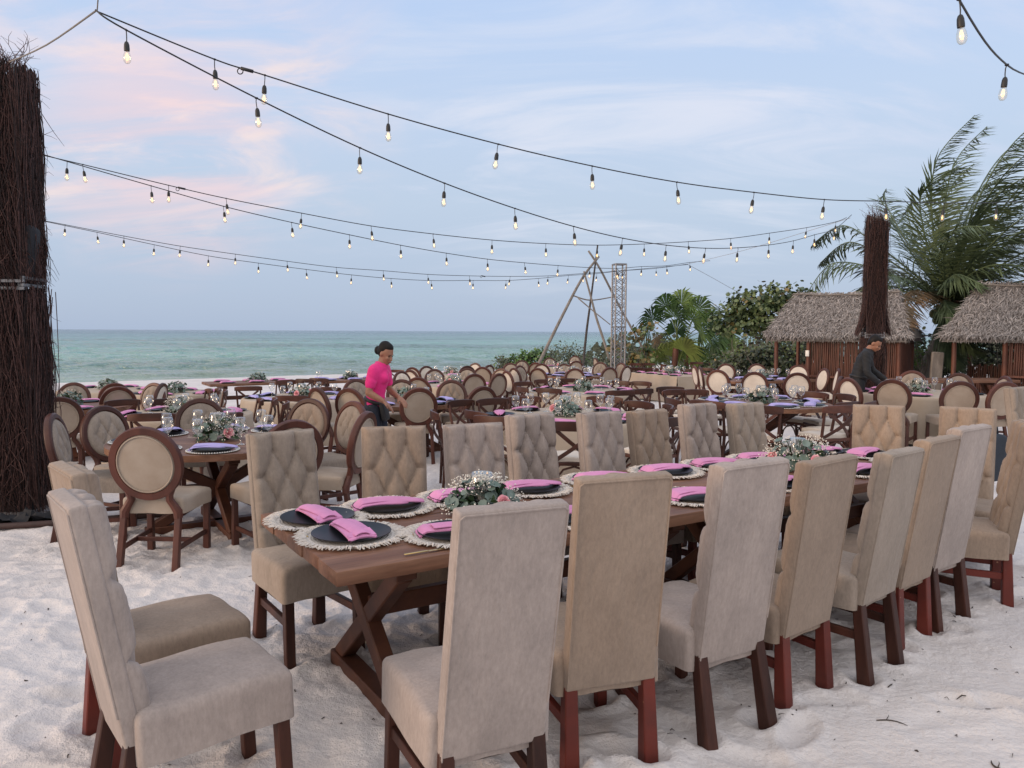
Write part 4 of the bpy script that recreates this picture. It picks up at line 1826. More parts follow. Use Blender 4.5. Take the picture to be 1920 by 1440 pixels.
def build_settings():
    global GL
    for i in range(3):
        MESH['mat%d' % i] = placemat_mesh(i)
    MESH['plate'] = plate_mesh()
    MESH['charger'] = charger_mesh()
    for nm, m in (('pink', 'napkin_pink'), ('violet', 'napkin_violet')):
        MESH['band' + nm] = napkin_mesh(1, M[m])
        MESH['roll' + nm] = napkin_roll_mesh(2, M[m])
    GL = wineglass_mesh()
    bear = lambda o: math.atan2(o.location.x, o.location.y)

    # --- the long front table
    out = {}
    seats = [(.22, .44, 'band', 30), (.19, .80, 'band', 36)]
    for t in (.56, .98, 1.42, 1.93, 2.45, 2.91, 3.36, 3.98):
        seats.append((t, .85, 'roll', 0))
    for t in (.62, 1.16, 2.05, 2.72, 3.52, 4.1):
        seats.append((t, .23, 'roll' if t > 1 else 'band', 0))
    seats.append((4.2, .62, 'roll', 40))
    desc = []
    for t, n, st, a in seats:
        p = T0 + AX * t + NX * n
        rz = R(a) if st == 'band' and a else AXR + R(rng.uniform(-16, 8)) + (R(75) if st == 'band' else 0)
        if n > .8 and t > .3:
            rz = AXR - R(14) + R(rng.uniform(-10, 10))
        setting(p, rz, .76, 'T0', st, 'pink', True, out)
        desc.append('at the left end, near seat' if t == .22 else 'at the left end, far seat' if t == .19 else 'at the right end' if t == 4.2 else
                    '%s seat from left on the %s side' % (['first', 'second', 'third', 'fourth', 'fifth', 'sixth', 'seventh', 'eighth'][
                        [s[0] for s in seats if s[1] == n].index(t)], 'far' if n > .8 else 'near'))
    look = {'placemat': 'cream fringed woven mat', 'plate': 'matt black plate', 'napkin': 'folded pink napkin'}
    for kind, os_ in out.items():
        for o, d in zip(os_, desc):
            tag(o, look[kind] + ' on front table, ' + d, kind, {'placemat': 'fringed placemats', 'plate': 'black plates', 'napkin': 'pink napkins'}[kind])
    km, fm = cutlery_mesh('knife'), cutlery_mesh('fork')
    for t, n, kind, rz, d in ((.40, .055, 'knife', AXR - R(90), 'gold knife lying at the near corner of front table'), (.43, .25, 'fork', R(20), 'gold fork between the near corner mats'),
                          (1.44, .06, 'knife', AXR - R(85), 'gold knife near the edge between second and third near chairs'), (2.30, .12, 'knife', AXR - R(80), 'gold knife right of the third near mat'),
                          (.05, .62, 'knife', AXR, 'gold knife along the left edge of front table'), (2.66, .86, 'fork', AXR + R(80), 'gold fork between far side mats'),
                          (1.68, .80, 'knife', AXR + R(80), 'gold knife left of the fourth far mat')):
        p = T0 + AX * t + NX * n
        o = link('table_' + kind, km if kind == 'knife' else fm)
        place(o, (p.x, p.y, .7645), rz)
        tag(o, d, kind, 'gold cutlery')

    # --- all the other tables: seats round the rim, in view order
    nap = {'T1': 'violet', 'T4': 'violet', 'T9': 'violet', 'T10': 'violet', 'T15': 'violet', 'T17': 'violet', 'T18': 'violet'}
    nseat = {'T1': 8, 'T2': 7, 'T3': 6, 'T4': 8, 'T5': 5, 'T6': 5, 'T8': 6, 'T9': 6, 'T10': 5, 'T11': 6, 'T12': 6, 'T13': 8, 'T14': 8, 'T15': 6, 'T16': 8, 'T17': 8, 'T18': 8, 'T20': 8, 'T21': 0, 'T23': 5}
    ngl = {'T1': 8, 'T2': 6, 'T4': 6, 'T9': 5, 'T10': 3, 'T11': 7, 'T12': 7, 'T13': 8, 'T14': 10, 'T15': 8, 'T16': 9, 'T17': 9, 'T18': 8, 'T20': 7, 'T23': 5}
    for k, (c, zt, kind, size, words) in TB.items():
        z = TOPZ[k]
        out = {}
        nn = nseat[k]
        colr = nap.get(k, 'pink')
        rot0 = rng.uniform(0, 6)
        for i in range(nn):
            if kind in ('round', 'cloth'):
                a = rot0 + 2 * math.pi * i / nn + rng.uniform(-.08, .08)
                rr = size - .21
                p = (c[0] + rr * math.cos(a), c[1] + rr * math.sin(a))
                rz = a + math.pi / 2 + R(rng.uniform(-25, 25))
            else:
                lx, ly = size
                h = nn // 2
                tt = (i % h + .5) / h - .5
                if lx > ly:
                    q = Vector((tt * lx * .92, (ly / 2 - .2) * (1 if i < h else -1), 0))
                else:
                    q = Vector(((lx / 2 - .2) * (1 if i < h else -1), tt * ly * .92, 0))
                ang = {'T16': R(25), 'T21': R(8)}.get(k, AXR)
                q = Matrix.Rotation(ang, 3, 'Z') @ q
                p = (c[0] + q.x, c[1] + q.y)
                rz = ang + R(rng.uniform(-20, 20)) + (0 if lx > ly else math.pi / 2)
            setting(p, rz, z, k, 'roll', colr, False, out, charger=k in ('T1', 'T13', 'T17') and True)
        ng = ngl.get(k, 0)
        for i in range(ng):
            if kind in ('round', 'cloth'):
                a = rot0 + 2 * math.pi * (i + .5) / max(ng, 1) + rng.uniform(-.2, .2)
                rr = (size - .40) + rng.uniform(-.06, .04)
                p = (c[0] + rr * math.cos(a), c[1] + rr * math.sin(a))
            else:
                lx, ly = size
                q = Vector(((rng.random() - .5) * lx * .8, rng.uniform(-.2, .2) * ly, 0))
                q = Matrix.Rotation({'T16': R(25)}.get(k, AXR), 3, 'Z') @ q
                p = (c[0] + q.x, c[1] + q.y)
            o = link('wine_glass', GL)
            place(o, (p[0], p[1], z + .001), 0)
            out.setdefault('glass', []).append(o)
        look = {'plate': 'black plate', 'napkin': colr + ' napkin', 'charger': 'beaded charger plate', 'glass': 'empty wine glass'}
        for kd, os_ in out.items():
            os_.sort(key=bear)
            for i, o in enumerate(os_):
                tag(o, look[kd] + ', ' + ORD[i] + ', on ' + words, {'charger': 'plate', 'glass': 'wine glass'}.get(kd, kd),
                    {'plate': 'black plates', 'napkin': colr + ' napkins', 'charger': 'beaded charger plates', 'glass': 'wine glasses'}[kd])


def build_flowers():
    for t, kw, lab in ((.93, dict(seed=3, rx=.185, ry=.145, h=.160, roses=2, gyp=520, euc=95, dark=90), 'eucalyptus and rose centerpiece around a candle vase, left one on front table'),
                       (3.33, dict(seed=9, rx=.22, ry=.20, h=.19, roses=3, gyp=620, euc=60, dark=130), 'fuller baby\'s breath and rose centerpiece, right one on front table')):
        o = centerpiece(**kw)
        p = T0 + AX * t + NX * .54
        place(o, (p.x, p.y, .761), AXR - R(20))
        tag(o, lab, 'flowers', 'floral centerpieces')
    protos = [lambda: centerpiece(21, .19, .17, .16, True, 1, 160, 45, 90), lambda: centerpiece(22, .21, .17, .17, False, 0, 60, 60, 110), lambda: centerpiece(23, .18, .18, .17, True, 2, 200, 70, 60)]
    spec = [('T1', 0, 'leafy centerpiece with white sprigs'), ('T2', 2, 'pale centerpiece behind glasses'), ('T3', 1, 'leafy centerpiece'), ('T4', 2, 'pale centerpiece'), ('T5', 1, 'bushy green centerpiece'),
            ('T6', 1, 'dark green centerpiece'), ('T8', 1, 'green centerpiece'), ('T9', 0, 'green centerpiece with pink rose'), ('T10', 1, 'grey-green centerpiece'), ('T11', 2, 'pale centerpiece'),
            ('T12', 0, 'tall green centerpiece'), ('T13', 1, 'eucalyptus centerpiece'), ('T14', 2, 'white-flowered centerpiece'), ('T15', 2, 'pale centerpiece'), ('T16', 0, 'centerpiece with pink rose'),
            ('T17', 0, 'green centerpiece with pink bloom'), ('T18', 2, 'pale centerpiece'), ('T20', 0, 'dark green centerpiece with pink rose'), ('T23', 2, 'white and pink centerpiece')]
    for k, i, lab in spec:
        o = proto('flower%d' % i, protos[i])
        c = TB[k][0]
        dx = {'T8': (.1, .0)}.get(k, (0, 0))
        place(o, (c[0] + dx[0], c[1] + dx[1], TOPZ[k] + .001), rng.uniform(0, 6))
        o.scale = (1.12, 1.12, 1.15)
        tag(o, lab + ' on ' + TB[k][4], 'flowers', 'floral centerpieces')


build_tables()
build_high_backs()
build_chairs()
build_settings()
build_flowers()

# ================================================================ string lights
def bulb_meshes():
    so = MB()
    so.tube([(0, 0, 0), (.004, .001, -.022), (.003, 0, -.05), (.0, 0, -.075)], .0032, 6)
    so.box((.022, .012, .012), (0, 0, 0), None, .003, 1)
    so.lathe([(.004, -.068), (.011, -.074), (.0155, -.088), (.017, -.112), (.0165, -.126), (.012, -.128)], 12)
    b = MB()
    b.lathe([(.0125, -.124), (.0155, -.135), (.021, -.152), (.0235, -.170), (.021, -.188), (.013, -.200), (.001, -.2045)], 14)
    f = MB()
    for k in range(5):
        a = 2 * math.pi * k / 5
        f.tube([(.003 * math.cos(a), .003 * math.sin(a), -.140), (.009 * math.cos(a), .009 * math.sin(a), -.165), (.004 * math.cos(a + .6), .004 * math.sin(a + .6), -.182)], .0012, 4)
    f.ball((0, 0, -.164), .0058, 1)
    return so.mesh('lamp_socket', M['black_rubber']), b.mesh('bulb', M['bulb_glass'], sharp=None), f.mesh('filament', M['filament'], sharp=None)


STR = {
 'S1': [(-2.06, 5.44, 3.51), (-1.76, 5.58, 3.45), (-0.95, 5.96, 3.29), (-0.12, 6.34, 3.16), (0.68, 6.72, 3.07), (1.49, 7.1, 3.01), (2.31, 7.48, 2.99), (3.14, 7.86, 2.99), (3.94, 8.24, 3.04), (4.77, 8.62, 3.09), (5.58, 9.0, 3.16)],
 'S2': [(-2.4, 4.9, 3.5), (-1.81, 5.54, 3.28), (-1.21, 6.19, 3.09), (-0.6, 6.83, 2.94), (0.02, 7.5, 2.83), (0.64, 8.16, 2.75), (1.25, 8.82, 2.71), (1.88, 9.5, 2.71), (2.53, 10.19, 2.75), (3.15, 10.86, 2.83), (3.81, 11.56, 2.95), (4.41, 12.21, 3.09), (4.97, 12.81, 3.26)],
 'S3': [(-4.87, 8.85, 3.51), (-4.09, 9.27, 3.36), (-3.52, 9.57, 3.26), (-2.71, 10.0, 3.15), (-1.9, 10.43, 3.05), (-1.11, 10.85, 3.0), (-0.3, 11.28, 2.97), (0.5, 11.7, 2.97), (1.32, 12.14, 3.0), (2.13, 12.57, 3.07), (2.94, 13.0, 3.16), (3.77, 13.44, 3.27), (4.58, 13.88, 3.42), (5.41, 14.32, 3.58), (6.09, 14.68, 3.74)],
 'S4': [(-4.8, 8.42, 3.45), (-4.19, 9.04, 3.31), (-3.59, 9.67, 3.18), (-2.94, 10.35, 3.08), (-2.31, 10.99, 3.0), (-1.68, 11.65, 2.93), (-1.05, 12.3, 2.88), (-0.42, 12.95, 2.85), (0.21, 13.61, 2.85), (0.84, 14.26, 2.86), (1.49, 14.93, 2.88), (2.09, 15.55, 2.92), (2.69, 16.18, 3.01), (3.35, 16.86, 3.09)],
 'S5': [(-7.52, 13.07, 3.4), (-6.72, 13.43, 3.26), (-5.9, 13.79, 3.13), (-5.06, 14.16, 3.03), (-4.23, 14.54, 2.94), (-3.39, 14.91, 2.86), (-2.55, 15.29, 2.83), (-1.71, 15.66, 2.79), (-0.89, 16.02, 2.79), (-0.05, 16.4, 2.81), (0.77, 16.76, 2.85)],
 'S6': [(-7.22, 13.5, 3.33), (-6.44, 13.95, 3.17), (-5.65, 14.41, 3.02), (-4.87, 14.86, 2.93), (-4.08, 15.31, 2.85), (-3.28, 15.77, 2.78), (-2.54, 16.2, 2.74), (-1.75, 16.65, 2.73), (-0.87, 17.16, 2.77), (-0.14, 17.58, 2.8), (0.6, 18.01, 2.88), (1.33, 18.44, 2.98), (2.05, 18.85, 3.06), (2.71, 19.23, 3.16), (3.66, 19.78, 3.27)],
 'S7': [(2.03, 3.62, 3.17), (2.85, 4.56, 3.20)]}
ENDS = {'S1': ((-2.56, 4.88, 3.60), [(6.4, 9.4, 3.27), (7.6, 9.95, 3.47)]),
        'S2': ((-2.56, 4.85, 3.60), [(5.55, 13.4, 3.44), (6.35, 14.6, 3.86)]),
        'S3': ((-5.6, 8.48, 3.64), [(6.35, 14.82, 3.84)]),
        'S4': ((-5.35, 7.85, 3.58), [(4.0, 17.5, 3.22), (4.62, 18.15, 3.32)]),
        'S5': ((-8.2, 12.77, 3.52), [(1.55, 17.1, 2.93), (2.4, 17.48, 3.02), (4.5, 19.9, 3.38)]),
        'S6': ((-8.1, 13.0, 3.5), [(4.5, 20.0, 3.40)]),
        'S7': ((.55, 1.95, 3.42), [(3.7, 5.5, 3.42)])}
SLAB = {'S1': 'upper string of lit bulbs from the guy rope, ending past the right tower', 'S2': 'lower string of lit bulbs from the guy rope, sagging to the right tower',
        'S3': 'upper of the two middle strings of lit bulbs', 'S4': 'lower of the two middle strings of lit bulbs',
        'S5': 'upper of the two lowest, farthest strings of lit bulbs', 'S6': 'lower of the two lowest, farthest strings of lit bulbs', 'S7': 'short stretch of lit bulbs in the top right corner'}


def catmull(P, k=6):
    P = [Vector(p) for p in P]
    out = []
    for i in range(len(P) - 1):
        p0 = P[max(i - 1, 0)]
        p1, p2 = P[i], P[i + 1]
        p3 = P[min(i + 2, len(P) - 1)]
        for j in range(k):
            t = j / k
            out.append(.5 * ((2 * p1) + (p2 - p0) * t + (2 * p0 - 5 * p1 + 4 * p2 - p3) * t * t + (3 * p1 - p0 - 3 * p2 + p3) * t ** 3))
    out.append(P[-1])
    return out


def build_strings():
    so, bu, fi = bulb_meshes()
    for k, P in STR.items():
        a, e = ENDS[k]
        root = empty('string_lights', SLAB[k], 'string lights', 'strings of bulbs over the tables', P[0])
        o = Vector(P[0])
        pts = [a] + P + e
        path = [p - o for p in catmull(pts, 7)]
        mb = MB()
        mb.tube(path, .0052, 6)
        extra = {'S1': [(-.33, .09, -.01)], 'S5': [(6.9, 3.1, -.60)], 'S3': [(.9, .47, -.17)]}.get(k, [])
        for q in extra:        # plug-and-socket joint with a loop of spare cable
            q = Vector(q)
            if k == 'S1':
                q = (Vector((-1.88, 5.525, 3.475)) - o)
            mb.tube([q + Vector((-.03, 0, .004)), q + Vector((.05, .02, -.012))], .012, 8)
            mb.tube([q + Vector((.02 * math.cos(t) - .035, 0, .02 * math.sin(t) - .016)) for t in np.linspace(0, 6.2, 12)], .004, 5)
        part(mb, 'cable', M['black_rubber'], root, sharp=None)
        pend = P + [p for p in e[:-1]]
        for p in pend:
            s = link('lamp_socket', so, root)
            s.location = Vector(p) - o
            s.rotation_euler = (R(rng.uniform(-6, 6)), R(rng.uniform(-7, 9)), rng.uniform(0, 6))
            b = link('bulb', bu, s)
            link('filament', fi, b)
    # guy ropes
    def rope(pts, lab, r=.004):
        mb = MB()
        o = Vector(pts[0])
        mb.tube([p - o for p in catmull(pts, 4)], r, 5)
        x = part(mb, 'guy_rope', M['rope'], None, sharp=None)
        x.location = o
        tag(x, lab, 'rope')
    rope([(-4.50, 7.0, 4.0), (-3.55, 6.0, 3.80), (-2.56, 4.86, 3.60)], 'taut pale rope from the top of the left twig tower to the bulb strings', .006)
    rope([(-2.56, 4.86, 3.60), (-2.50, 4.77, 3.63), (-2.1, 4.1, 3.95)], 'thin rope rising out of the top left corner', .004)
    rope([(4.5, 20.0, 3.40), (5.6, 21.5, 3.13), (7.6, 24.2, 2.6)], 'thin rope slanting down into the sea grape trees', .005)
    rope([(4.5, 20.0, 3.40), (5.3, 17.5, 3.52), (6.5, 15.0, 3.86)], 'thin rope from the lowest string up to the right tower', .004)


M['rope'] = mat('rope', (.25, .23, .21), .9, 60, None)


# ================================================================ twig towers
def truss(mb, w, h, z0=0.0, tube=.024, lace=.009, step=.30):
    c = w / 2
    for sx in (-1, 1):
        for sy in (-1, 1):
            mb.tube([(sx * c, sy * c, z0), (sx * c, sy * c, h)], tube, 8)
    k = int((h - z0) / step)
    for i in range(k):
        a, b = z0 + i * step, z0 + (i + 1) * step
        if i % 2:
            a, b = b, a
        for s in (-1, 1):
            mb.tube([(-c, s * c, a), (c, s * c, b)], lace, 5)
            mb.tube([(s * c, -c, a), (s * c, c, b)], lace, 5)
            mb.tube([(c, s * c, a), (-c, s * c, b)], lace, 5)
            mb.tube([(s * c, c, a), (s * c, -c, b)], lace, 5)
    for z in (z0 + .01, h - .01, z0 + (h - z0) / 2):
        for s in (-1, 1):
            mb.box((w, .045, .045), (0, s * c, z), None, .004, 1)
            mb.box((.045, w, .045), (s * c, 0, z), None, .004, 1)


def twig_wrap(mb, half, z0, z1, n, seed, flare=.0, stray=.02, out=.05):
    """thousands of thin hanging twigs tied round a square core"""
    r0 = random.Random(seed)
    for i in range(n):
        side = r0.randrange(4)
        u = r0.uniform(-1, 1) * half
        d = half + abs(r0.gauss(0, out))
        L_ = r0.uniform(.5, 1.25)
        zt = min(z1 + r0.uniform(-.05, .07), r0.uniform(z0 + .2, z1 + L_ * .5))
        zb = max(z0 - r0.uniform(-.04, .06), zt - L_)
        k = 5
        p = []
        drift = r0.gauss(0, .14)
        wob = r0.gauss(0, .035)
        fq = r0.uniform(3, 11)
        bow = r0.uniform(-.015, .035)
        st = r0.random() < stray
        for j in range(k + 1):
            t = j / k
            z = zt + (zb - zt) * t
            uu = u + drift * t + wob * math.sin(t * fq + i)
            if not st:
                uu = max(-half - .03, min(half + .03, uu))
            dd = d + bow * math.sin(t * 3.1) + flare * t * max(0, 1 - (z - z0) / .6) + (.13 * r0.uniform(.2, 1) * t * t if st else 0)
            q = [(uu, -dd), (dd, uu), (-uu, dd), (-dd, -uu)][side]
            p.append((q[0], q[1], z))
        mb.tube(p, [.0048, .0046, .004, .0034, .0028, .0016], 3, cap=False, mi=r0.choice((0, 0, 1)))
    for i in range(n // 5):      # short curly ends standing off the bundle
        side = r0.randrange(4)
        u = r0.uniform(-1, 1) * half
        z = r0.uniform(z0, z1)
        a0 = r0.uniform(0, 6.28)
        q = Vector((u, -half - .02, z))
        v = Vector((math.cos(a0), -r0.uniform(.3, 1.0), math.sin(a0))).normalized()
        pp = []
        L_ = r0.uniform(.06, .22)
        for j in range(5):
            t = j / 4
            w = q + v * L_ * t + Vector((.03 * math.sin(t * 4 + i), 0, .03 * math.cos(t * 5 + i) - .05 * t * t)) * t
            pp.append([(w.x, w.y, w.z), (-w.y, w.x, w.z), (-w.x, -w.y, w.z), (w.y, -w.x, w.z)][side])
        mb.tube(pp, [.0034, .003, .0026, .002, .001], 3, cap=False, mi=r0.choice((0, 1)))


def bristle(mb, c, n, seed, up=.45, spread=.35):
    r0 = random.Random(seed)
    for i in range(n):
        a = r0.uniform(0, 6.28)
        x, y = c[0] + r0.uniform(-.2, .2), c[1] + r0.uniform(-.2, .2)
        L_ = r0.uniform(.12, up)
        v = Vector((r0.gauss(0, spread), r0.gauss(0, spread), 1)).normalized()
        p = []
        for j in range(5):
            t = j / 4
            q = Vector((x, y, c[2])) + v * L_ * t + Vector((.07 * math.sin(t * 4 + i), .05 * math.cos(t * 3 + i), -.10 * t * t)) * t
            p.append(q)
        mb.tube(p, [.004, .0034, .0028, .002, .001], 3, cap=False)
        if r0.random() < .6:
            b = p[2]
            mb.tube([b, b + Vector((r0.uniform(-.09, .09), r0.uniform(-.09, .09), .07))], [.002, .001], 3, cap=False)


def twig_tower(lab, loc, rz, gap, seed, n1, n2, flare, flare_up=.02):
    root = empty('twig_tower', lab, 'tower', 'twig-wrapped towers holding the lights', loc, rz)
    mb = MB()
    truss(mb, .31, 3.97, -.05)
    for zz in (gap[0] + .012, gap[1] - .012):
        for q in (-1, 1):
            mb.box((.43, .03, .03), (0, q * .20, zz), None, .004, 1)
            mb.box((.03, .43, .03), (q * .20, 0, zz + .03), None, .004, 1)
    part(mb, 'truss_frame', M['truss_metal'], root)
    mb = MB()
    mb.box((.37, .37, 3.97 - gap[1] - .10), (0, 0, (3.97 + gap[1]) / 2 - .05), None, .02, 2)
    part(mb, 'black_cloth', M['black_cloth'], root)
    mb = MB()
    mb.box((.37, .37, gap[0] + .02), (0, 0, gap[0] / 2 - .01), None, .02, 2)
    mb.box((.15, .26, .46), (.17, -.03, gap[1] + .27), Euler((0, R(5), R(12))).to_matrix(), .05, 3)
    mb.box((.24, .33, gap[1] - gap[0] + .1), (-.055, 0, (gap[0] + gap[1]) / 2), None, .02, 2)
    part(mb, 'black_cloth', M['black_cloth'], root)
    mb = MB()
    twig_wrap(mb, .170, gap[1], 3.97, n1, seed, flare_up, out=.028)
    bristle(mb, (0, 0, 3.97), 70, seed + 5)
    part(mb, 'twig_wrapping', [M['twig'], M['twig_dark']], root, sharp=None)
    mb = MB()
    twig_wrap(mb, .182, .0, gap[0], n2, seed + 1, flare, out=.036)
    part(mb, 'twig_wrapping', [M['twig'], M['twig_dark']], root, sharp=None)
    return root


def build_towers():
    twig_tower('dark twig-wrapped tower at the left edge, bare truss showing halfway up', (-4.60, 7.1, 0), R(6), (2.0, 2.09), 3, 2300, 2300, .05)
    twig_tower('reddish twig-wrapped tower behind the waiter, in front of a thatched hut', (7.16, 15.3, ground(7.16, 15.3)), R(-14), (1.62, 1.70), 9, 1900, 1500, .03, .16).scale = (.84, .84, 1)
    # free-standing bare truss
    root = empty('metal_truss_tower', 'bare grey metal truss tower beside the driftwood tripod', 'tower', None, (3.58, 26, ground(3.58, 26)), R(12))
    mb = MB()
    truss(mb, .36, 4.2, 0, .026, .011, .27)
    part(mb, 'truss_frame', M['truss_metal'], root)
    # driftwood tripod
    gz = ground(3.3, 33)
    root = empty('driftwood_tripod', 'tall tripod of bleached driftwood poles by the sea', 'tripod', None, (0, 33, 0))
    def pole(pts, r0_, r1_, m):
        mb = MB()
        q = catmull([(x, y - 33, z) for x, y, z in pts], 5)
        n = len(q)
        mb.tube(q, [r0_ + (r1_ - r0_) * i / (n - 1) for i in range(n)], 8)
        part(mb, 'pole', M[m], root, sharp=None)
    pole([(.75, 31.8, -.4), (1.5, 32.2, 1.1), (2.2, 32.5, 2.5), (2.95, 32.8, 3.9), (3.68, 33.1, 4.85)], .074, .046, 'driftwood')
    pole([(3.15, 34.6, -.55), (3.28, 34.2, 1.5), (3.42, 33.8, 3.0), (3.62, 33.1, 5.32)], .066, .034, 'dark_pole')
    pole([(4.25, 32.0, -.4), (3.95, 32.2, .9), (3.55, 32.5, 2.2), (3.35, 32.7, 3.0), (3.02, 32.8, 4.2)], .064, .038, 'driftwood')
    pole([(5.9, 33.6, .6), (4.6, 33.4, 2.8), (3.75, 33.1, 4.3), (3.22, 33.0, 5.08)], .05, .042, 'driftwood')
    pole([(2.6, 32.6, 3.15), (3.3, 32.75, 2.98), (4.35, 33.3, 3.15)], .03, .025, 'driftwood')
    pole([(2.75, 32.4, 3.05), (3.4, 32.3, 2.5), (4.1, 32.3, 1.95)], .03, .02, 'driftwood')


# ================================================================ thatched huts
def hut(lab, loc, rz, w, d, zr, ze, seed, wall_x, group):
    """ridge along local x; front eave at -y. w, d: roof size, zr ridge and ze eave height"""
    r0 = random.Random(seed)
    root = empty('thatched_hut', lab, 'hut', group, loc, rz)
    mb = MB()
    rw = w * .72
    def roofpt(u, v, side):     # u -1..1 along, v 0 ridge..1 eave
        x = u * (rw / 2 + (w - rw) / 2 * v)
        sag = .05 * (u * u - 1) * (1 - v)
        return Vector((x, side * d / 2 * v, zr + (ze - zr) * v ** .92 + sag))
    core = np.zeros((2, 9, 14, 3))
    for si, side in enumerate((-1, 1)):
        for i in range(9):
            for j in range(14):
                p = roofpt(-1 + 2 * j / 13, i / 8, side)
                core[si, i, j] = p - Vector((0, 0, .05))
        mb.grid(core[si], flip=side < 0)
        low = core[si].copy()
        low[:, :, 2] -= .09
        mb.grid(low, flip=side > 0)
    # gable thatch ends
    for e in (-1, 1):
        pts = [roofpt(e, v / 6, -1) for v in range(6, -1, -1)] + [roofpt(e, v / 6, 1) for v in range(1, 7)]
        mb.add([tuple(p - Vector((0, 0, .05))) for p in pts], [tuple(range(len(pts)))[::e]])
    # palm-leaf thatch, course over course
    for side in (-1, 1):
        nn = 9000 if side < 0 else 1500
        for k in range(nn):
            v = r0.random() ** .9
            u = r0.uniform(-1.02, 1.02)
            p = roofpt(u, v, side)
            dn = (roofpt(u, min(v + .1, 1.1), side) - roofpt(u, max(v - .02, 0), side)).normalized()
            nrm = Vector((0, side * (zr - ze), d / 2)).normalized()
            sdv = dn.cross(nrm).normalized()
            ang = r0.gauss(0, .55)
            v1 = (dn * math.cos(ang) + sdv * math.sin(ang) + nrm * r0.uniform(-.02, .07)).normalized()
            wv = v1.cross(nrm).normalized()
            L_ = r0.uniform(.09, .24)
            wd = r0.uniform(.006, .016)
            a = p + nrm * r0.uniform(-.03, .022)
            tip = a + v1 * L_ + nrm * r0.uniform(-.02, .03)
            mid = (a + tip) / 2 + nrm * .012
            mb.add([a - wv * wd, a + wv * wd, mid + wv * wd * .9, tip + wv * wd * .2, tip - wv * wd * .2, mid - wv * wd * .9], [(0, 1, 2, 5), (5, 2, 3, 4)], r0.choice((0, 0, 0, 1, 2)))
        for k in range(900 if side < 0 else 200):   # ragged eave fringe
            u = r0.uniform(-1, 1)
            p = roofpt(u, r0.uniform(.93, 1.0), side)
            L_ = r0.uniform(.06, .20)
            q = p + Vector((r0.gauss(0, .03), side * r0.uniform(0, .06), -L_))
            s = Vector((r0.uniform(.006, .014), 0, 0))
            p = p + Vector((0, 0, r0.uniform(-.05, .03)))
            mb.add([p - s, p + s, q + s * .3, q - s * .3], [(0, 1, 2, 3)])
    for e in (-1, 1):
        for k in range(500):
            side = r0.choice((-1, 1))
            v = r0.random()
            p = roofpt(e, v, side)
            q = p + Vector((e * r0.uniform(.02, .12), r0.gauss(0, .05), -r0.uniform(.05, .22)))
            s = Vector((0, r0.uniform(.008, .016), .004))
            mb.add([p - s, p + s, q + s * .3, q - s * .3], [(0, 1, 2, 3)])
    rf = part(mb, 'thatched_roof', [M['thatch'], M['thatch_light'], M['thatch_dark']], root, smooth=False)
    mb = MB()
    mb.tube([roofpt(-1.04 + .26 * i, .1, -1) + Vector((0, -.04, .05 + .012 * math.sin(i * 2))) for i in range(9)], .018, 6)
    part(mb, 'ridge_pole', M['driftwood'], rf)
    # posts
    hw, hd = w / 2 - .22, d / 2 - .22
    xs = [-hw, wall_x, hw]
    for x in xs:
        for y in (-hd, hd):
            mb = MB()
            mb.tube([(x, y, -.1), (x + .01, y, .8), (x, y, ze + .18)], [.055, .052, .048], 9)
            part(mb, 'post', M['post_wood'], root)
    # walls of upright sticks
    def sticks(x0, x1, y, z0, z1, name, along='x'):
        mb = MB()
        x = x0
        while x < x1:
            r = r0.uniform(.017, .027)
            jit = r0.uniform(-.008, .008)
            pth = [(x, y + jit, z0), (x + r0.uniform(-.01, .01), y + jit, (z0 + z1) / 2), (x + r0.uniform(-.008, .008), y - jit, z1 + r0.uniform(-.03, .03))]
            if along == 'y':
                pth = [(b, a, c) for a, b, c in pth]
            mb.tube(pth, [r, r * .95, r * .9], 6)
            x += r * 1.95
        for zz in (z0 + .15, z1 - .15):
            a, b = (x0, y + .04, zz), (x1, y + .04, zz)
            if along == 'y':
                a, b = (a[1], a[0], a[2]), (b[1], b[0], b[2])
            mb.tube([a, b], .02, 6)
        return part(mb, name, M['stick_wall'], root)
    sticks(wall_x + .05, hw - .05, -hd + .02, 0, ze + .08, 'stick_wall')
    sticks(-hw + .06, hw - .06, hd, 0, ze * .55, 'stick_wall')
    sticks(-hw + .06, wall_x - .06, -hd + .02, 0, .62, 'low_stick_wall')
    sticks(-hd + .06, hd - .06, hw, 0, ze, 'stick_wall', 'y')
    mb = MB()
    mb.beam((wall_x, -hd - .1, .72), (hw + .08, -hd - .1, .72), .045, .30, .006, up=(0, 1, 0))
    part(mb, 'counter', M['post_wood'], root)
    return root


def build_huts():
    g = 'thatched huts at the right'
    h1 = hut('smaller thatched hut with stick walls behind the right twig tower', (8.45, 19.6, ground(8.45, 19.6)), R(-35), 3.25, 2.5, 2.88, 1.72, 5, -.62, g)
    mb = MB()
    mb.box((.085, .05, .15), (-.62, -1.10, 1.28), None, .008, 2)
    b = part(mb, 'switch_box', M['white_plastic'], h1)
    hut('larger thatched hut with stick walls at the right edge', (12.15, 17.2, 0), R(-39), 4.1, 2.6, 2.88, 1.60, 8, -.85, g)


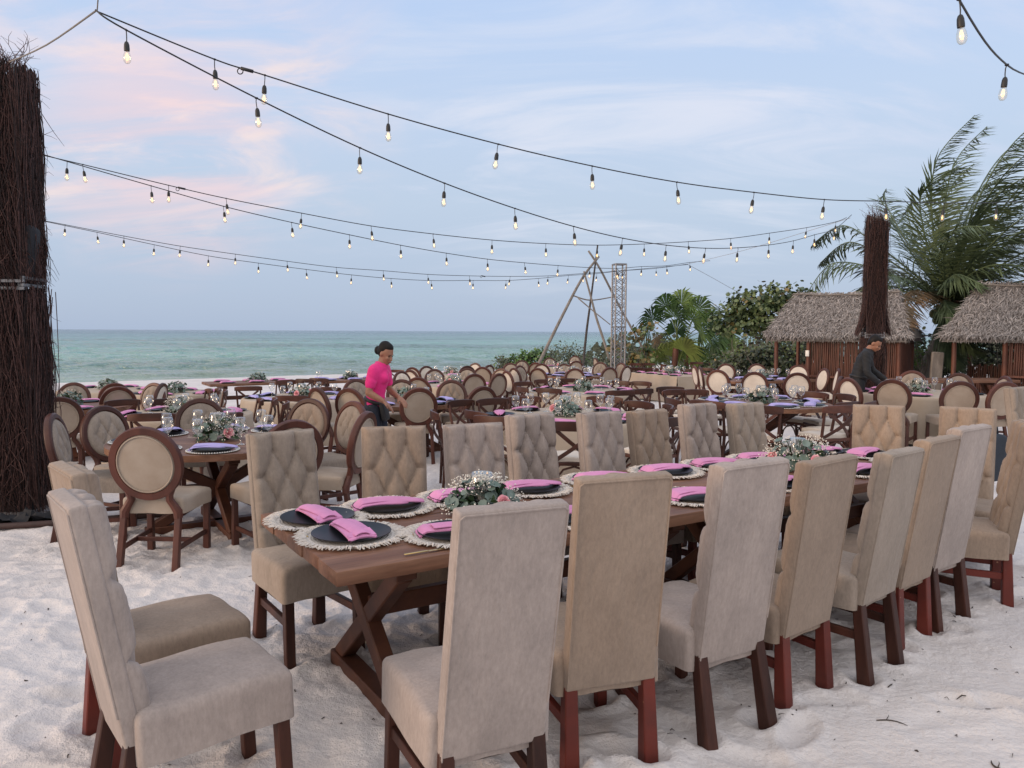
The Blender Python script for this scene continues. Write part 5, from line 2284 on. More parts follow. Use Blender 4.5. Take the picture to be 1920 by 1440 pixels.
# ================================================================ plants
def coconut_palm():
    r0 = random.Random(4)
    c = Vector((11.75, 20.7, 2.45))
    root = empty('coconut_palm', 'wind-bent coconut palm rising behind the right hut', 'palm tree', None, (11.2, 20.9, 0))
    o = Vector((11.2, 20.9, 0))
    mb = MB()
    tr = catmull([(0, 0, -.1), (.05, -.02, .7), (.25, -.1, 1.4), (.5, -.2, 2.2), (.55, -.2, 2.55)], 7)
    n = len(tr)
    mb.tube(tr, [.17 - .055 * i / (n - 1) + .010 * (i % 2) for i in range(n)], 10)
    part(mb, 'trunk', M['driftwood'], root, sharp=None)
    cr = c - o
    def P(u, v, Y):
        f = 1442
        d = Vector((0, math.cos(R(3.92)), -math.sin(R(3.92)))) * f + Vector((1, 0, 0)) * (u - 960) + Vector((0, math.sin(R(3.92)), math.cos(R(3.92)))) * (720 - v)
        return d * (Y / d.y) + Vector((0, 0, 1.65)) - o
    # midribs: start direction, sideways lean and length; wind from the left and weight bend them
    fr = []
    for th, dy, L_ in [(152, .05, 4.3), (139, .15, 4.5), (163, -.5, 3.6), (128, -.3, 4.4), (121, .3, 4.7), (114, -.1, 5.0), (109, .5, 4.8), (104, -.45, 5.1), (100, .15, 5.3), (96, -.2, 5.5), (93, .5, 5.2),
                       (90, -.5, 5.4), (86, .1, 5.6), (82, .45, 5.3), (79, -.3, 5.5), (75, .2, 5.4), (70, -.6, 5.1), (66, .35, 5.3), (60, -.15, 5.0), (54, .6, 4.8), (48, -.6, 4.7), (41, .1, 4.7),
                       (33, -.8, 4.4), (25, .5, 4.4), (14, -.5, 4.2), (3, .4, 4.0), (-14, -.8, 3.4), (186, -1.2, 3.0), (205, -.9, 2.5), (228, -.7, 2.0), (-38, -1.1, 2.6), (118, -1.2, 4.2), (72, -1.3, 4.4), (95, 1.3, 4.4), (146, -.9, 3.2), (158, .5, 3.3), (132, -1.5, 3.6), (170, -1.0, 2.8), (125, 1.2, 4.0), (142, .3, 4.0), (134, -.6, 4.2), (149, 1.0, 3.8), (117, .7, 4.5), (155, -.2, 3.6), (111, -.7, 4.6), (88, .9, 4.9), (100, -1.0, 4.6)]:
        d = Vector((math.cos(R(th)), dy + r0.gauss(0, .08), math.sin(R(th)))).normalized()
        p = Vector((0, 0, 0))
        pl = [p.copy()]
        for k in range(4):
            t = (k + 1) / 4
            dd = (d + Vector((.26 * t + .40 * t * t, 0, -.14 * t - .40 * t * t * abs(d.x) - .28 * t ** 3))).normalized()
            p = p + dd * L_ * 1.04 / 4
            pl.append(p.copy())
        fr.append([tuple(q) for q in pl])
    for i, f in enumerate(fr):
        mb = MB()
        q = catmull([cr + Vector(p) for p in f], 9)
        n = len(q)
        mb.tube(q, [.03 * (1 - .85 * k / (n - 1)) + .003 for k in range(n)], 5)
        wind = Vector((.55, -.05, .05))
        L_ = sum((q[k + 1] - q[k]).length for k in range(n - 1))
        m = 84
        old = i in (2, 30)
        for k in range(5, m):
            t = k / m
            x = t * (n - 1)
            j = min(int(x), n - 2)
            p = q[j].lerp(q[j + 1], x - j)
            tan = (q[j + 1] - q[j]).normalized()
            sd = tan.cross(Vector((0, 0, 1)))
            sd = sd.normalized() if sd.length > .15 else Vector((0, 1, 0)).cross(tan).normalized()
            up = sd.cross(tan).normalized()
            ll = .86 * math.sin(math.pi * min(1, .12 + t * .86)) ** .6 * r0.uniform(.85, 1.1)
            for s in (-1, 1):
                d = (tan * .80 + sd * s * .55 + wind * .70 + Vector((0, 0, -.34))).normalized()
                d = (d + Vector((r0.gauss(0, .15), r0.gauss(0, .15), r0.gauss(0, .15)))).normalized()
                w = .022
                e = d.cross(up)
                e = e.normalized() if e.length > .1 else sd
                p1 = p + d * ll * .5 + Vector((0, 0, -.03))
                p2 = p + d * ll + wind * .10 + Vector((0, 0, -.16 * ll))
                mb.add([p - e * w * .5, p + e * w * .5, p1 + e * w, p1 - e * w, p2], [(0, 1, 2, 3), (3, 2, 4)])
        part(mb, 'frond', M['palm_old'] if old else M['palm_green'], root, smooth=False)
    mb = MB()
    for k in range(26):
        a = r0.uniform(0, 6.28)
        mb.tube([cr, cr + Vector((.25 * math.cos(a), .25 * math.sin(a), r0.uniform(-.2, .3)))], [.05, .02], 5)
    part(mb, 'crown_shaft', M['post_wood'], root, sharp=None)
    for k in range(7):
        a = k * .9
        mb = MB()
        mb.ball(cr + Vector((.22 * math.cos(a) - .28, .2 * math.sin(a) - .1, -.28 - .08 * (k % 3))), .10, 2, scale=(1, 1, 1.25))
        part(mb, 'coconut', M['coconut'], root, sharp=None)


M['palm_green'] = mat('palm_green', (.115, .155, .075), .5, 3, None, spec=.35, color2=(.05, .076, .042))
M['palm_old'] = mat('palm_old', (.17, .095, .04), .6, 3, None, color2=(.07, .055, .028))
M['fan_green'] = mat('fan_green', (.115, .195, .055), .6, 2.2, None, spec=.25, color2=(.032, .066, .028))
M['fan_dark'] = mat('fan_dark', (.06, .12, .036), .6, 2.2, None, spec=.25, color2=(.018, .04, .016))
M['fan_light'] = mat('fan_light', (.165, .255, .08), .6, 2.2, None, spec=.25, color2=(.07, .12, .035))
M['fan_yellow'] = mat('fan_yellow', (.15, .205, .048), .6, 2.5, None, spec=.25, color2=(.09, .11, .03))
M['coconut'] = mat('coconut', (.085, .10, .035), .5, 6, None)
M['sea_grape'] = mat('sea_grape', (.135, .18, .07), .45, 2.4, None, color2=(.04, .066, .03), lo=.4, hi=.6)
M['sea_grape_yellow'] = mat('sea_grape_yellow', (.20, .145, .045), .5, 3, None)
M['shrub_olive'] = mat('shrub_olive', (.155, .178, .108), .6, 2.5, None, color2=(.055, .072, .046))
M['shrub_green'] = mat('shrub_green', (.125, .235, .055), .5, 2.5, None, color2=(.04, .085, .025))
M['branch_grey'] = mat('branch_grey', (.16, .14, .12), .9, 6, None)
M['undergrowth'] = mat('undergrowth', (.085, .10, .062), .7, 2, None, color2=(.026, .033, .022))


def fan_leaf(mb, base, tip_dir, up, rad, r0, mi, spread=135, droop=.22):
    """one palmate leaf: pleated segments fanning from the end of a stalk"""
    t = Vector(tip_dir).normalized()
    s = t.cross(Vector(up))
    s = s.normalized() if s.length > .1 else Vector((1, 0, 0))
    n = s.cross(t).normalized()
    base = Vector(base)
    K = 26
    for k in range(K):
        a = R(-spread + 2 * spread * k / (K - 1)) + r0.gauss(0, .015)
        d = (t * math.cos(a) + s * math.sin(a)).normalized()
        e = n.cross(d).normalized()
        L_ = rad * (.78 + .22 * math.cos(a)) * r0.uniform(.92, 1.05)
        w = .036 * rad / .8
        m = base + d * L_ * .55 + n * .02 * (-1) ** k
        tip = base + d * L_ + Vector((.05, 0, -droop * L_ * (.6 + .6 * r0.random())))
        mb.add([base, m - e * w, m + e * w, tip], [(0, 2, 1)[::-1], (1, 2, 3)[::-1]], mi)


def build_fan_palm():
    r0 = random.Random(12)
    c = Vector((6.3, 30, ground(6.3, 30)))
    root = empty('fan_palm', 'bushy fan palm with splayed green leaves behind the draped long table', 'palm tree', None, c)
    st = MB()
    for x, y, h in ((0, 0, 1.5), (.5, .2, 1.1), (-.5, -.1, .7)):
        q = catmull([(x, y, -.1), (x + .04, y, h * .5), (x + .1, y, h)], 5)
        st.tube(q, [.11 + .012 * (i % 2) for i in range(len(q))], 8)
    part(st, 'trunk', M['post_wood'], root, sharp=None)
    stalks = MB()
    cr = MB()
    def leaf(b, e, rad, mi, dr=.2):
        b = Vector(b)
        e = Vector(e)
        stalks.tube([b, b.lerp(e, .5) + Vector((0, 0, .12)), e], [.022, .017, .013], 5)
        d = (e - b).normalized()
        d2 = (d + Vector((r0.gauss(.12, .12), -.35, r0.gauss(.05, .12)))).normalized()
        fan_leaf(cr, e, d2, Vector((r0.gauss(0, .25), -.9, .5)), rad, r0, mi, r0.uniform(100, 140), dr)
    spots = [(-.85, 2.45, .85, 0), (-.35, 2.95, .9, 0), (.25, 3.05, .95, 0), (.8, 2.85, .9, 0), (1.3, 2.35, .9, 0), (-.1, 2.55, .9, 0), (.55, 2.4, .9, 0), (-1.05, 2.05, .75, 0),
             (1.75, 1.85, .95, 0), (1.35, 1.65, .9, 0), (.9, 1.95, .85, 0), (.1, 1.95, .85, 0), (-.5, 1.65, .45, 2),
             (-1.0, .95, .85, 0), (-.65, .75, .9, 1), (-1.25, .75, .7, 0), (-.2, 1.05, .9, 1), (.30, 1.25, .95, 1), (.55, .85, .8, 0), (1.0, .9, .85, 0), (1.5, 1.1, .85, 0), (1.1, .5, .7, 0), (-.75, .35, .6, 1), (.1, .5, .7, 0), (2.0, 1.35, .7, 0), (1.85, .75, .7, 0)]
    for x, z, rad, mi in spots:
        if z > 1.5:
            b = (.1 + r0.uniform(-.1, .3), r0.uniform(-.1, .2), 1.35)
        else:
            b = (x * .35, r0.uniform(-.2, .2), .25)
        leaf(b, (x, r0.uniform(-.75, .35), z), rad * 1.08, r0.choice((0, 3, 3, 4)) if mi == 0 else mi, r0.uniform(.25, .6))
    part(stalks, 'leaf_stalks', M['fan_yellow'], root, sharp=None)
    part(cr, 'crown', [M['fan_green'], M['fan_yellow'], M['palm_old'], M['fan_dark'], M['fan_light']], root, smooth=False)


def leafy(name, lab, cat, loc, lobes, nleaf, size, mats_, seed, trunk=None, round_leaf=True, group=None, branches=12, sub='crown', mixp=(.95, .05), core=None, needle=False):
    """lobes: (x, y, z, rx, ry, rz) clumps of leaves; trunk: list of limb polylines"""
    r0 = random.Random(seed)
    root = empty(name, lab, cat, group, loc)
    mb = MB()
    vol = [l[3] * l[4] * l[5] for l in lobes]
    tot = sum(v ** .7 for v in vol)
    for l, v in zip(lobes, vol):
        k = int(nleaf * v ** .7 / tot)
        # smaller sprays inside the clump give an uneven outline
        sprays = []
        for _ in range(max(6, k // 26)):
            d = Vector((r0.gauss(0, 1), r0.gauss(0, 1), r0.gauss(0, 1))).normalized()
            f = r0.uniform(.45, 1.05)
            sprays.append((d, f, r0.uniform(.12, .30)))
        for i in range(k):
            d, f, w = r0.choice(sprays)
            q = d * f + Vector((r0.gauss(0, w), r0.gauss(0, w), r0.gauss(0, w)))
            p = Vector((l[0] + q.x * l[3], l[1] + q.y * l[4], l[2] + q.z * l[5]))
            if p.z < .02:
                continue
            nrm = (d * .8 + Vector((r0.gauss(0, .6), r0.gauss(0, .6), r0.gauss(.25, .6)))).normalized()
            mi = 0 if r0.random() < mixp[0] else 1
            if round_leaf:
                a = Vector((0, 0, 1)) if abs(nrm.z) < .9 else Vector((1, 0, 0))
                x = a.cross(nrm).normalized()
                y = nrm.cross(x)
                rr = size * r0.uniform(.6, 1.15)
                mb.add([p + (x * math.cos(t) + y * math.sin(t)) * rr for t in (0, 1.05, 2.1, 3.14, 4.19, 5.24)], [(0, 1, 2, 3, 4, 5)], mi)
            else:
                dv_ = Vector((r0.gauss(0, 1), r0.gauss(0, 1), r0.gauss(.3, .7))).normalized()
                leaf_long(mb, p, dv_, nrm, size * r0.uniform(.8, 1.6), size * .42, mi, .25)
    part(mb, sub, mats_, root, smooth=False)
    tb = MB()
    if trunk:
        for pl, ra, rb in trunk:
            q = catmull(pl, 4)
            n = len(q)
            tb.tube(q, [ra + (rb - ra) * i / (n - 1) for i in range(n)], 7)
    for i in range(branches):
        l = r0.choice(lobes)
        b = Vector((l[0] * .4 + r0.uniform(-.2, .2), l[1] * .4, .0))
        e = Vector((l[0] + r0.uniform(-.8, .8) * l[3], l[1] + r0.uniform(-.8, .8) * l[4], l[2] + r0.uniform(-.2, .8) * l[5]))
        m = b.lerp(e, .5) + Vector((r0.uniform(-.25, .25), r0.uniform(-.25, .25), r0.uniform(-.1, .2)))
        tb.tube(catmull([b, m, e], 4), [.03 - .0028 * j for j in range(9)], 5)
    if tb.v:
        part(tb, 'trunk' if cat == 'tree' else 'branches', M['branch_grey'], root, sharp=None)
    return root


def build_plants():
    coconut_palm()
    build_fan_palm()
    sg = [M['sea_grape'], M['sea_grape_yellow']]
    g = 'sea grape trees by the huts'
    gz = lambda x, y: ground(x, y)
    leafy('sea_grape_tree', 'tall sea grape tree with round leaves left of the smaller hut', 'tree', (8.6, 27, gz(8.6, 27)),
          [(-.9, 0, 2.3, .75, .6, .5), (-.1, .1, 2.85, .8, .7, .55), (.7, 0, 3.05, .8, .6, .5), (1.5, .1, 2.9, .9, .7, .5), (.3, -.2, 2.1, 1.0, .6, .45), (1.3, -.2, 2.0, 1.1, .7, .6)],
          5200, .075, sg, 31, [([(0, 0, -.1), (.15, 0, .9), (.0, .1, 1.7), (-.4, 0, 2.4)], .10, .03), ([(.2, 0, .2), (.55, -.2, 1.2), (.9, -.1, 2.3)], .08, .03)], group=g, branches=16)
    leafy('sea_grape_tree', 'lower rounded sea grape between fan palm and hut', 'tree', (7.7, 24.5, gz(7.7, 24.5)),
          [(-.6, 0, 1.0, .8, .6, .55), (.3, .1, 1.35, .8, .6, .55), (.9, 0, .8, .9, .6, .6)], 1300, .06, sg, 32, [([(.9, 0, -.1), (.75, -.3, .8), (.4, -.3, 1.7)], .05, .02), ([(1.1, -.3, 0), (.95, -.35, 1.0), (1.15, -.3, 1.6)], .04, .02)],
          group=g, branches=34, mixp=(.93, .07))
    leafy('sea_grape_tree', 'thin sea grape with brown leaves beside the metal truss', 'tree', (4.5, 27.5, gz(4.5, 27.5)),
          [(-.5, 0, 1.5, .5, .3, .4), (.2, 0, 1.75, .5, .3, .45), (.1, 0, 1.0, .6, .4, .4)], 260, .085, [M['sea_grape_yellow'], M['sea_grape']], 33, None, group=g, branches=14, mixp=(.55, .45))
    b = 'low shrubs at the beach edge'
    leafy('shrub', 'small grey-green shrub at the left end of the shore shrubs', 'shrub', (-.35, 36, gz(-.3, 36)), [(0, 0, .5, .55, .5, .45)], 900, .05, [M['shrub_olive'], M['shrub_green']], 41, None, True, b, 8, 'foliage')
    leafy('shrub', 'bright green leafy shrub behind the driftwood pole', 'shrub', (.75, 35.5, gz(.7, 35.5)), [(-.3, 0, .65, .55, .5, .5), (.3, 0, .8, .6, .5, .5)], 1300, .055, [M['shrub_green'], M['shrub_olive']], 42, None, True, b, 8, 'foliage')
    leafy('shrub', 'wide olive dome of shrub inside the tripod', 'shrub', (2.5, 37, gz(2.5, 37)), [(0, 0, .75, 1.35, .9, .72), (-.5, 0, .6, .8, .7, .6), (.7, 0, .6, .9, .8, .6)], 3600, .042, [M['shrub_olive'], M['shrub_green']], 43, None, True, b, 8, 'foliage', mixp=(.93, .07))
    leafy('shrub', 'twiggy grey shrub at the foot of the metal truss', 'shrub', (4.4, 31.5, gz(4.4, 31.5)), [(-.5, 0, .5, .7, .6, .5), (.4, 0, .7, .8, .6, .6)], 1100, .038, [M['shrub_olive'], M['undergrowth']], 44, None, True, b, 40, 'foliage')
    u = 'dark undergrowth between the huts'
    leafy('shrub', 'dark scrub under the sea grapes left of the hut', 'shrub', (7.4, 23.2, gz(7.4, 23.2)), [(-.7, .3, .55, 1.0, .6, .6), (.5, .4, .7, 1.0, .6, .7)], 2600, .05, [M['undergrowth'], M['sea_grape']], 45, None, True, u, 40, 'foliage', mixp=(.8, .2))
    leafy('shrub', 'dark scrub behind the smaller hut', 'shrub', (8.6, 23.0, gz(8.6, 23)), [(-.9, .3, .8, 1.1, .6, .8), (.5, .4, .9, 1.2, .6, .8)], 2600, .055, [M['undergrowth'], M['sea_grape']], 47, None, True, u, 30, 'foliage', mixp=(.7, .3))
    leafy('shrub', 'dark tangled scrub between the two huts', 'shrub', (11.2, 22.0, 0), [(-.6, 0, .85, .9, .6, .85), (.5, .2, .8, 1.0, .6, .8), (1.6, .3, .9, 1.0, .6, .8)], 2800, .055, [M['undergrowth'], M['sea_grape']], 46, None, True, u, 44, 'foliage', mixp=(.88, .12))
    leafy('shrub', 'bright green plant seen between the two huts', 'shrub', (10.75, 20.6, 0), [(0, 0, 1.1, .34, .3, .42)], 420, .085, [M['shrub_green'], M['fan_yellow']], 48, None, False, None, 6, 'foliage', mixp=(.9, .1))
    leafy('shrub', 'dark scrub behind the larger hut', 'shrub', (13.8, 21.5, 0), [(-.6, 0, 1.0, 1.3, .6, 1.0), (1.2, .2, 1.0, 1.4, .6, 1.0)], 2400, .06, [M['undergrowth'], M['sea_grape']], 49, None, True, u, 20, 'foliage', mixp=(.8, .2))
    # a far belt of scrub along the land side closes the horizon behind the huts
    r0 = random.Random(77)
    k = 0
    mb = MB()
    for i in range(46):
        x = 6.0 + i * 1.6 + r0.uniform(-.5, .5)
        y = 52 + r0.uniform(-4, 6) - i * .28
        h = r0.uniform(1.5, 2.5)
        for j in range(150):
            d = Vector((r0.gauss(0, 1), r0.gauss(0, 1), abs(r0.gauss(0, 1)))).normalized()
            p = Vector((x + d.x * 1.5, y + d.y * 1.0, -1.2 + d.z * h * r0.uniform(.6, 1.05) + .6))
            s = r0.uniform(.10, .2)
            a = r0.uniform(0, 6)
            mb.add([p + Vector((s * math.cos(a + t), .4 * s * math.sin(a), s * math.sin(a + t))) for t in (0, 1.6, 3.1, 4.7)], [(0, 1, 2, 3)], 0)
    o = part(mb, 'distant_scrub', M['undergrowth'], None, smooth=False)
    tag(o, 'far belt of dark coastal scrub behind the huts', 'vegetation', None, 'stuff')
    # stump post between the huts
    mb = MB()
    mb.beam((0, 0, -.1), (.05, 0, 1.22), .26, .10, .02)
    o = part(mb, 'weathered_post', M['driftwood'], None)
    place(o, (9.85, 17.9, 0), R(-10))
    tag(o, 'weathered grey plank post standing between the two huts', 'post')


build_strings()
build_towers()
build_huts()
build_plants()

# ================================================================ people
from mathutils import noise
def fuse(mb, name, m, voxel=.008, it=4, fac=.5):
    """one continuous surface grown from overlapping volumes"""
    me = mb.mesh(name + '_raw', m, sharp=None)
    o = bpy.data.objects.new('tmp_fuse', me)
    col.objects.link(o)
    r = o.modifiers.new('r', 'REMESH')
    r.mode = 'VOXEL'
    r.voxel_size = voxel
    s = o.modifiers.new('s', 'SMOOTH')
    s.factor = fac
    s.iterations = it
    dg = bpy.context.evaluated_depsgraph_get()
    dg.update()
    out = bpy.data.meshes.new_from_object(o.evaluated_get(dg))
    out.name = name
    bpy.data.objects.remove(o)
    out.materials.clear()
    out.materials.append(m)
    out.polygons.foreach_set('use_smooth', [True] * len(out.polygons))
    return out


def limb(mb, pts, rads, k=6, n=14):
    q = catmull(pts, k)
    m = len(q)
    rr = np.interp(np.linspace(0, len(rads) - 1, m), range(len(rads)), rads)
    mb.tube(q, list(rr), n)
    for p, r in ((q[0], rr[0]), (q[-1], rr[-1])):
        mb.ball(p, float(r) * .99, 2)


def hand(mb, wrist, d, palm_n, s=1.0, curl=.5):
    """palm, four fingers of unequal length with two bends, and a thumb from the side of the palm"""
    d = Vector(d).normalized()
    n = Vector(palm_n).normalized()
    x = d.cross(n).normalized()
    w = Vector(wrist)
    for a in (-.024, -.008, .008, .024):
        limb(mb, [w + d * .005 + x * a * .6, w + d * .045 * s + x * a, w + d * .088 * s + x * a], [.014, .015, .0115], 3, 8)
    for a, L_ in ((-.029, .066), (-.010, .078), (.010, .073), (.029, .058)):
        b = w + d * .085 * s + x * a
        c1 = (d * math.cos(curl * .6) + n * math.sin(curl * .6))
        c2 = (d * math.cos(curl * 1.5) + n * math.sin(curl * 1.5))
        limb(mb, [b, b + c1 * L_ * .5, b + c1 * L_ * .5 + c2 * L_ * .5], [.0095, .0088, .0072], 3, 8)
    b = w + d * .03 - x * .026
    limb(mb, [b, b + (d * .6 - x * .8).normalized() * .035, b + (d * .6 - x * .8).normalized() * .035 + (d * .85 - x * .25 + n * .4).normalized() * .034], [.013, .011, .008], 3, 8)


def person(lab, loc, rz, J, mats_, hair_kind, s=1.0):
    """J: joints in metres, +x is where the person faces, -y the right-hand side"""
    root = empty('person', lab, 'person', None, loc, rz)
    V = {k: Vector(v) for k, v in J.items() if isinstance(v, tuple)}
    H = Matrix.Translation(V['head']) @ Euler((0, R(J['pitch']), R(J['turn'])), 'XYZ').to_matrix().to_4x4()
    hb = lambda p: H @ Vector(p)
    b = MB()
    def hball(c, r, sc, dst=None):
        bm = bmesh.new()
        bmesh.ops.create_icosphere(bm, subdivisions=3, radius=1)
        for v in bm.verts:
            v.co = H @ Vector((c[0] + v.co.x * sc[0] * r, c[1] + v.co.y * sc[1] * r, c[2] + v.co.z * sc[2] * r))
        (dst or b).bm(bm)
    hball((-.012, 0, .028), 1, (.094, .073, .096))          # skull
    hball((.022, 0, -.030), 1, (.066, .058, .078))          # face
    hball((.042, 0, -.078), 1, (.038, .036, .030))          # chin
    hball((.062, .030, -.022), 1, (.022, .022, .020))
    hball((.062, -.030, -.022), 1, (.022, .022, .020))      # cheeks
    hball((.074, 0, .026), 1, (.014, .042, .012))           # brow
    b.tube([hb((.078, 0, .018)), hb((.094, 0, -.010)), hb((.104, 0, -.026)), hb((.088, 0, -.036))], [.008, .010, .014, .012], 10)
    hball((.084, 0, -.056), 1, (.012, .022, .011))
    for sy in (-1, 1):
        hball((-.014, sy * .073, -.008), 1, (.020, .010, .030))
    limb(b, [V['neck'] + Vector((-.01, 0, -.05)), V['neck'], hb((-.02, 0, -.05))], [.060, .052, .050])
    limb(b, [V['hip'], V['waist'], V['chest'], V['neck'] + Vector((-.01, 0, -.08))], [.105, .088, .10, .062], 6, 18)
    for sd in ('R', 'L'):
        sh, el, wr, hd = V['sh' + sd], V['el' + sd], V['wr' + sd], V['ha' + sd]
        limb(b, [V['neck'].lerp(sh, .45) + Vector((0, 0, -.05)), sh], [.06, .055])
        limb(b, [sh, sh.lerp(el, .5), el], [.052, .047, .039])
        limb(b, [el, el.lerp(wr, .35), wr], [.040, .040, .026])
        hand(b, wr, hd - wr, J.get('pn' + sd, (0, .3, -1)), 1, .5)
        hp, kn, an = V['hp' + sd], V['kn' + sd], V['an' + sd]
        limb(b, [hp, hp.lerp(kn, .5), kn, kn.lerp(an, .4), an], [.088, .078, .056, .054, .036])
        limb(b, [an + Vector((-.03, 0, -.02)), an + Vector((.06, 0, -.035)), an + Vector((.16, 0, -.045))], [.036, .036, .024])
    link('body', fuse(b, 'body', M['skin'], .0075, 5), root)
    # eyes, brows, mouth
    for sy in (-1, 1):
        e = MB()
        hball((.074, sy * .030, .004), 1, (.010, .011, .0045), e)
        part(e, 'eye', M['hair'], root, sharp=None)
        e = MB()
        e.tube([hb((.077, sy * .050, .020)), hb((.088, sy * .034, .026)), hb((.090, sy * .014, .022))], [.0016, .0024, .002], 5)
        part(e, 'eyebrow', M['hair'], root, sharp=None)
    e = MB()
    hball((.093, 0, -.058), 1, (.006, .020, .0065), e)
    part(e, 'mouth', M['lips'], root, sharp=None)
    # hair
    h = MB()
    hball((-.032, 0, .050), 1, (.088, .080, .084), h)
    hball((-.048, 0, .015), 1, (.070, .079, .080), h)
    if hair_kind == 'bun':
        hball((-.002, .0, .078), 1, (.070, .066, .052), h)
        hball((-.128, 0, -.015), 1, (.046, .044, .050), h)
        hball((-.09, 0, -.010), 1, (.04, .04, .04), h)
    else:
        hball((.008, 0, .084), 1, (.064, .062, .046), h)
        hball((-.068, 0, -.028), 1, (.038, .058, .045), h)
    link('hair', fuse(h, 'hair', M['hair'], .008, 3), root)
    # shirt
    c = MB()
    f = J['fat']
    limb(c, [V['hip'] + Vector((0, 0, J['hem'])), V['waist'], V['chest'], V['neck'] + Vector((-.012, 0, -.055))], [.152 * f, .138 * f, .148 * f, .085], 7, 20)
    for k in (-1, 1):
        limb(c, [V['hip'] + Vector((0, k * .06, J['hem'] + .02)), V['waist'] + Vector((0, k * .05, 0)), V['chest'] + Vector((0, k * .065, .0)), V['sh' + ('L' if k > 0 else 'R')] + Vector((0, -k * .03, -.02))],
             [.118 * f, .10 * f, .115 * f, .075], 7, 16)
        if hair_kind == 'bun':
            c.ball(V['chest'] + Vector((.072, k * .058, .01)), .072, 2)
    for sd in ('R', 'L'):
        sh, el, wr = V['sh' + sd], V['el' + sd], V['wr' + sd]
        if J['sleeve'] == 'short':
            limb(c, [sh, sh.lerp(el, .45), sh.lerp(el, .62)], [.068, .066, .064])
        else:
            limb(c, [sh, sh.lerp(el, .5), el, el.lerp(wr, .5), wr], [.068, .062, .056, .050, .040])
    for sd in ('R', 'L'):
        limb(c, [V['neck'] + Vector((-.015, 0, -.065)), V['neck'].lerp(V['sh' + sd], .6) + Vector((-.01, 0, -.03)), V['sh' + sd]], [.085, .082, .070])
    cn = V['neck'] + Vector((-.012, 0, -.012))
    for t in np.linspace(0, 6.283, 18):
        c.ball(cn + Vector((.060 * math.cos(t), .058 * math.sin(t), -.006 - .022 * math.cos(t))), .017, 1)
    sm = fuse(c, 'shirt', M[mats_[0]], .010, 4)
    for v in sm.vertices:       # soft creases pulled across the cloth
        q = v.co
        w_ = noise.noise(Vector((q.x * 9 + q.z * 6, q.y * 9, q.z * 26 + q.x * 12))) * .5 + noise.noise(Vector((q.x * 22, q.y * 22, q.z * 40 - q.x * 20))) * .25
        v.co = q + v.normal * w_ * .011
    link('shirt', sm, root)
    # trousers
    t_ = MB()
    limb(t_, [V['hip'] + Vector((-.01, 0, .03)), V['hip'] + Vector((-.015, 0, -.06))], [.150 * f, .140 * f], 5, 18)
    for k in (-1, 1):
        t_.ball(V['hip'] + Vector((-.055, k * .065, -.045)), .112 * f, 2)
    for sd in ('R', 'L'):
        hp, kn, an = V['hp' + sd], V['kn' + sd], V['an' + sd]
        limb(t_, [hp, hp.lerp(kn, .5), kn, kn.lerp(an, .5), an + Vector((0, 0, .02))], [.112 * f, .098, .076, .068, .060])
    link('trousers', fuse(t_, 'trousers', M[mats_[1]], .011, 4), root)
    for sd in ('R', 'L'):
        an = V['an' + sd]
        sh_ = MB()
        limb(sh_, [an + Vector((-.04, 0, -.03)), an + Vector((.06, 0, -.04)), an + Vector((.17, 0, -.05))], [.045, .044, .034])
        link('shoe', fuse(sh_, 'shoe', M['black_belt'], .01, 3), root)
    # belt / apron band
    bl = MB()
    wv = V['waist'].lerp(V['hip'], .55)
    pts = []
    for k in range(28):
        a = 2 * math.pi * k / 28
        rx, ry = .150 * f, .172 * f
        pts.append(wv + Vector((rx * math.cos(a), ry * math.sin(a), J['beltdrop'] * math.cos(a))))
    bl.tube(pts, .021, 6, closed=True, flat=1, up=(0, 0, 1))
    part(bl, 'belt', M['black_belt'], root, sharp=None)
    if J['apron']:
        ap = MB()
        q = wv + Vector((.155 * f, -.05, -.11))
        ap.box((.06, .20, .19), q, Euler((0, R(-12), 0)).to_matrix(), .02, 3)
        part(ap, 'pouch', M['black_belt'], root)
    return root


M['lips'] = mat('lips', (.26, .085, .07), .5, 30, None)
person('woman in a bright pink polo shirt and dark trousers leaning over a table', (-1.47, 8.25, ground(-1.47, 8.25)), R(-7),
       dict(hip=(0, 0, .88), waist=(.005, 0, 1.03), chest=(.045, 0, 1.19), neck=(.085, 0, 1.36), head=(.135, 0, 1.455), pitch=24, turn=-24,
            shR=(.025, -.165, 1.275), elR=(-.02, -.215, 1.05), wrR=(.155, -.205, .965), haR=(.215, -.18, .915),
            shL=(.07, .175, 1.285), elL=(.12, .20, 1.055), wrL=(.27, .06, .985), haL=(.335, .02, .945),
            hpR=(0, -.088, .86), knR=(.02, -.095, .46), anR=(-.03, -.10, .075), hpL=(0, .088, .86), knL=(.05, .10, .46), anL=(.03, .10, .075),
            fat=.80, hem=-.055, sleeve='short', beltdrop=-.035, apron=True), ('shirt_pink', 'navy'), 'bun').scale = (.90, .88, 1)
person('waiter in a black long-sleeved shirt bending over the draped table', (5.50, 12.2, ground(5.50, 12.2)), R(-22),
       dict(hip=(.0, 0, .87), waist=(.03, 0, 1.02), chest=(.085, 0, 1.19), neck=(.145, 0, 1.355), head=(.225, 0, 1.435), pitch=32, turn=-16,
            shR=(.09, -.18, 1.275), elR=(.12, -.235, 1.01), wrR=(.29, -.215, .85), haR=(.36, -.195, .80),
            shL=(.12, .18, 1.275), elL=(.21, .235, 1.03), wrL=(.39, .16, .90), haL=(.47, .14, .87),
            hpR=(.0, -.09, .85), knR=(.02, -.10, .46), anR=(-.03, -.10, .075), hpL=(.0, .09, .85), knL=(.06, .10, .46), anL=(.05, .10, .075),
            fat=.86, hem=.015, sleeve='long', beltdrop=-.02, apron=False), ('black_shirt', 'black_shirt'), 'short').scale = (1, 1, 1.05)


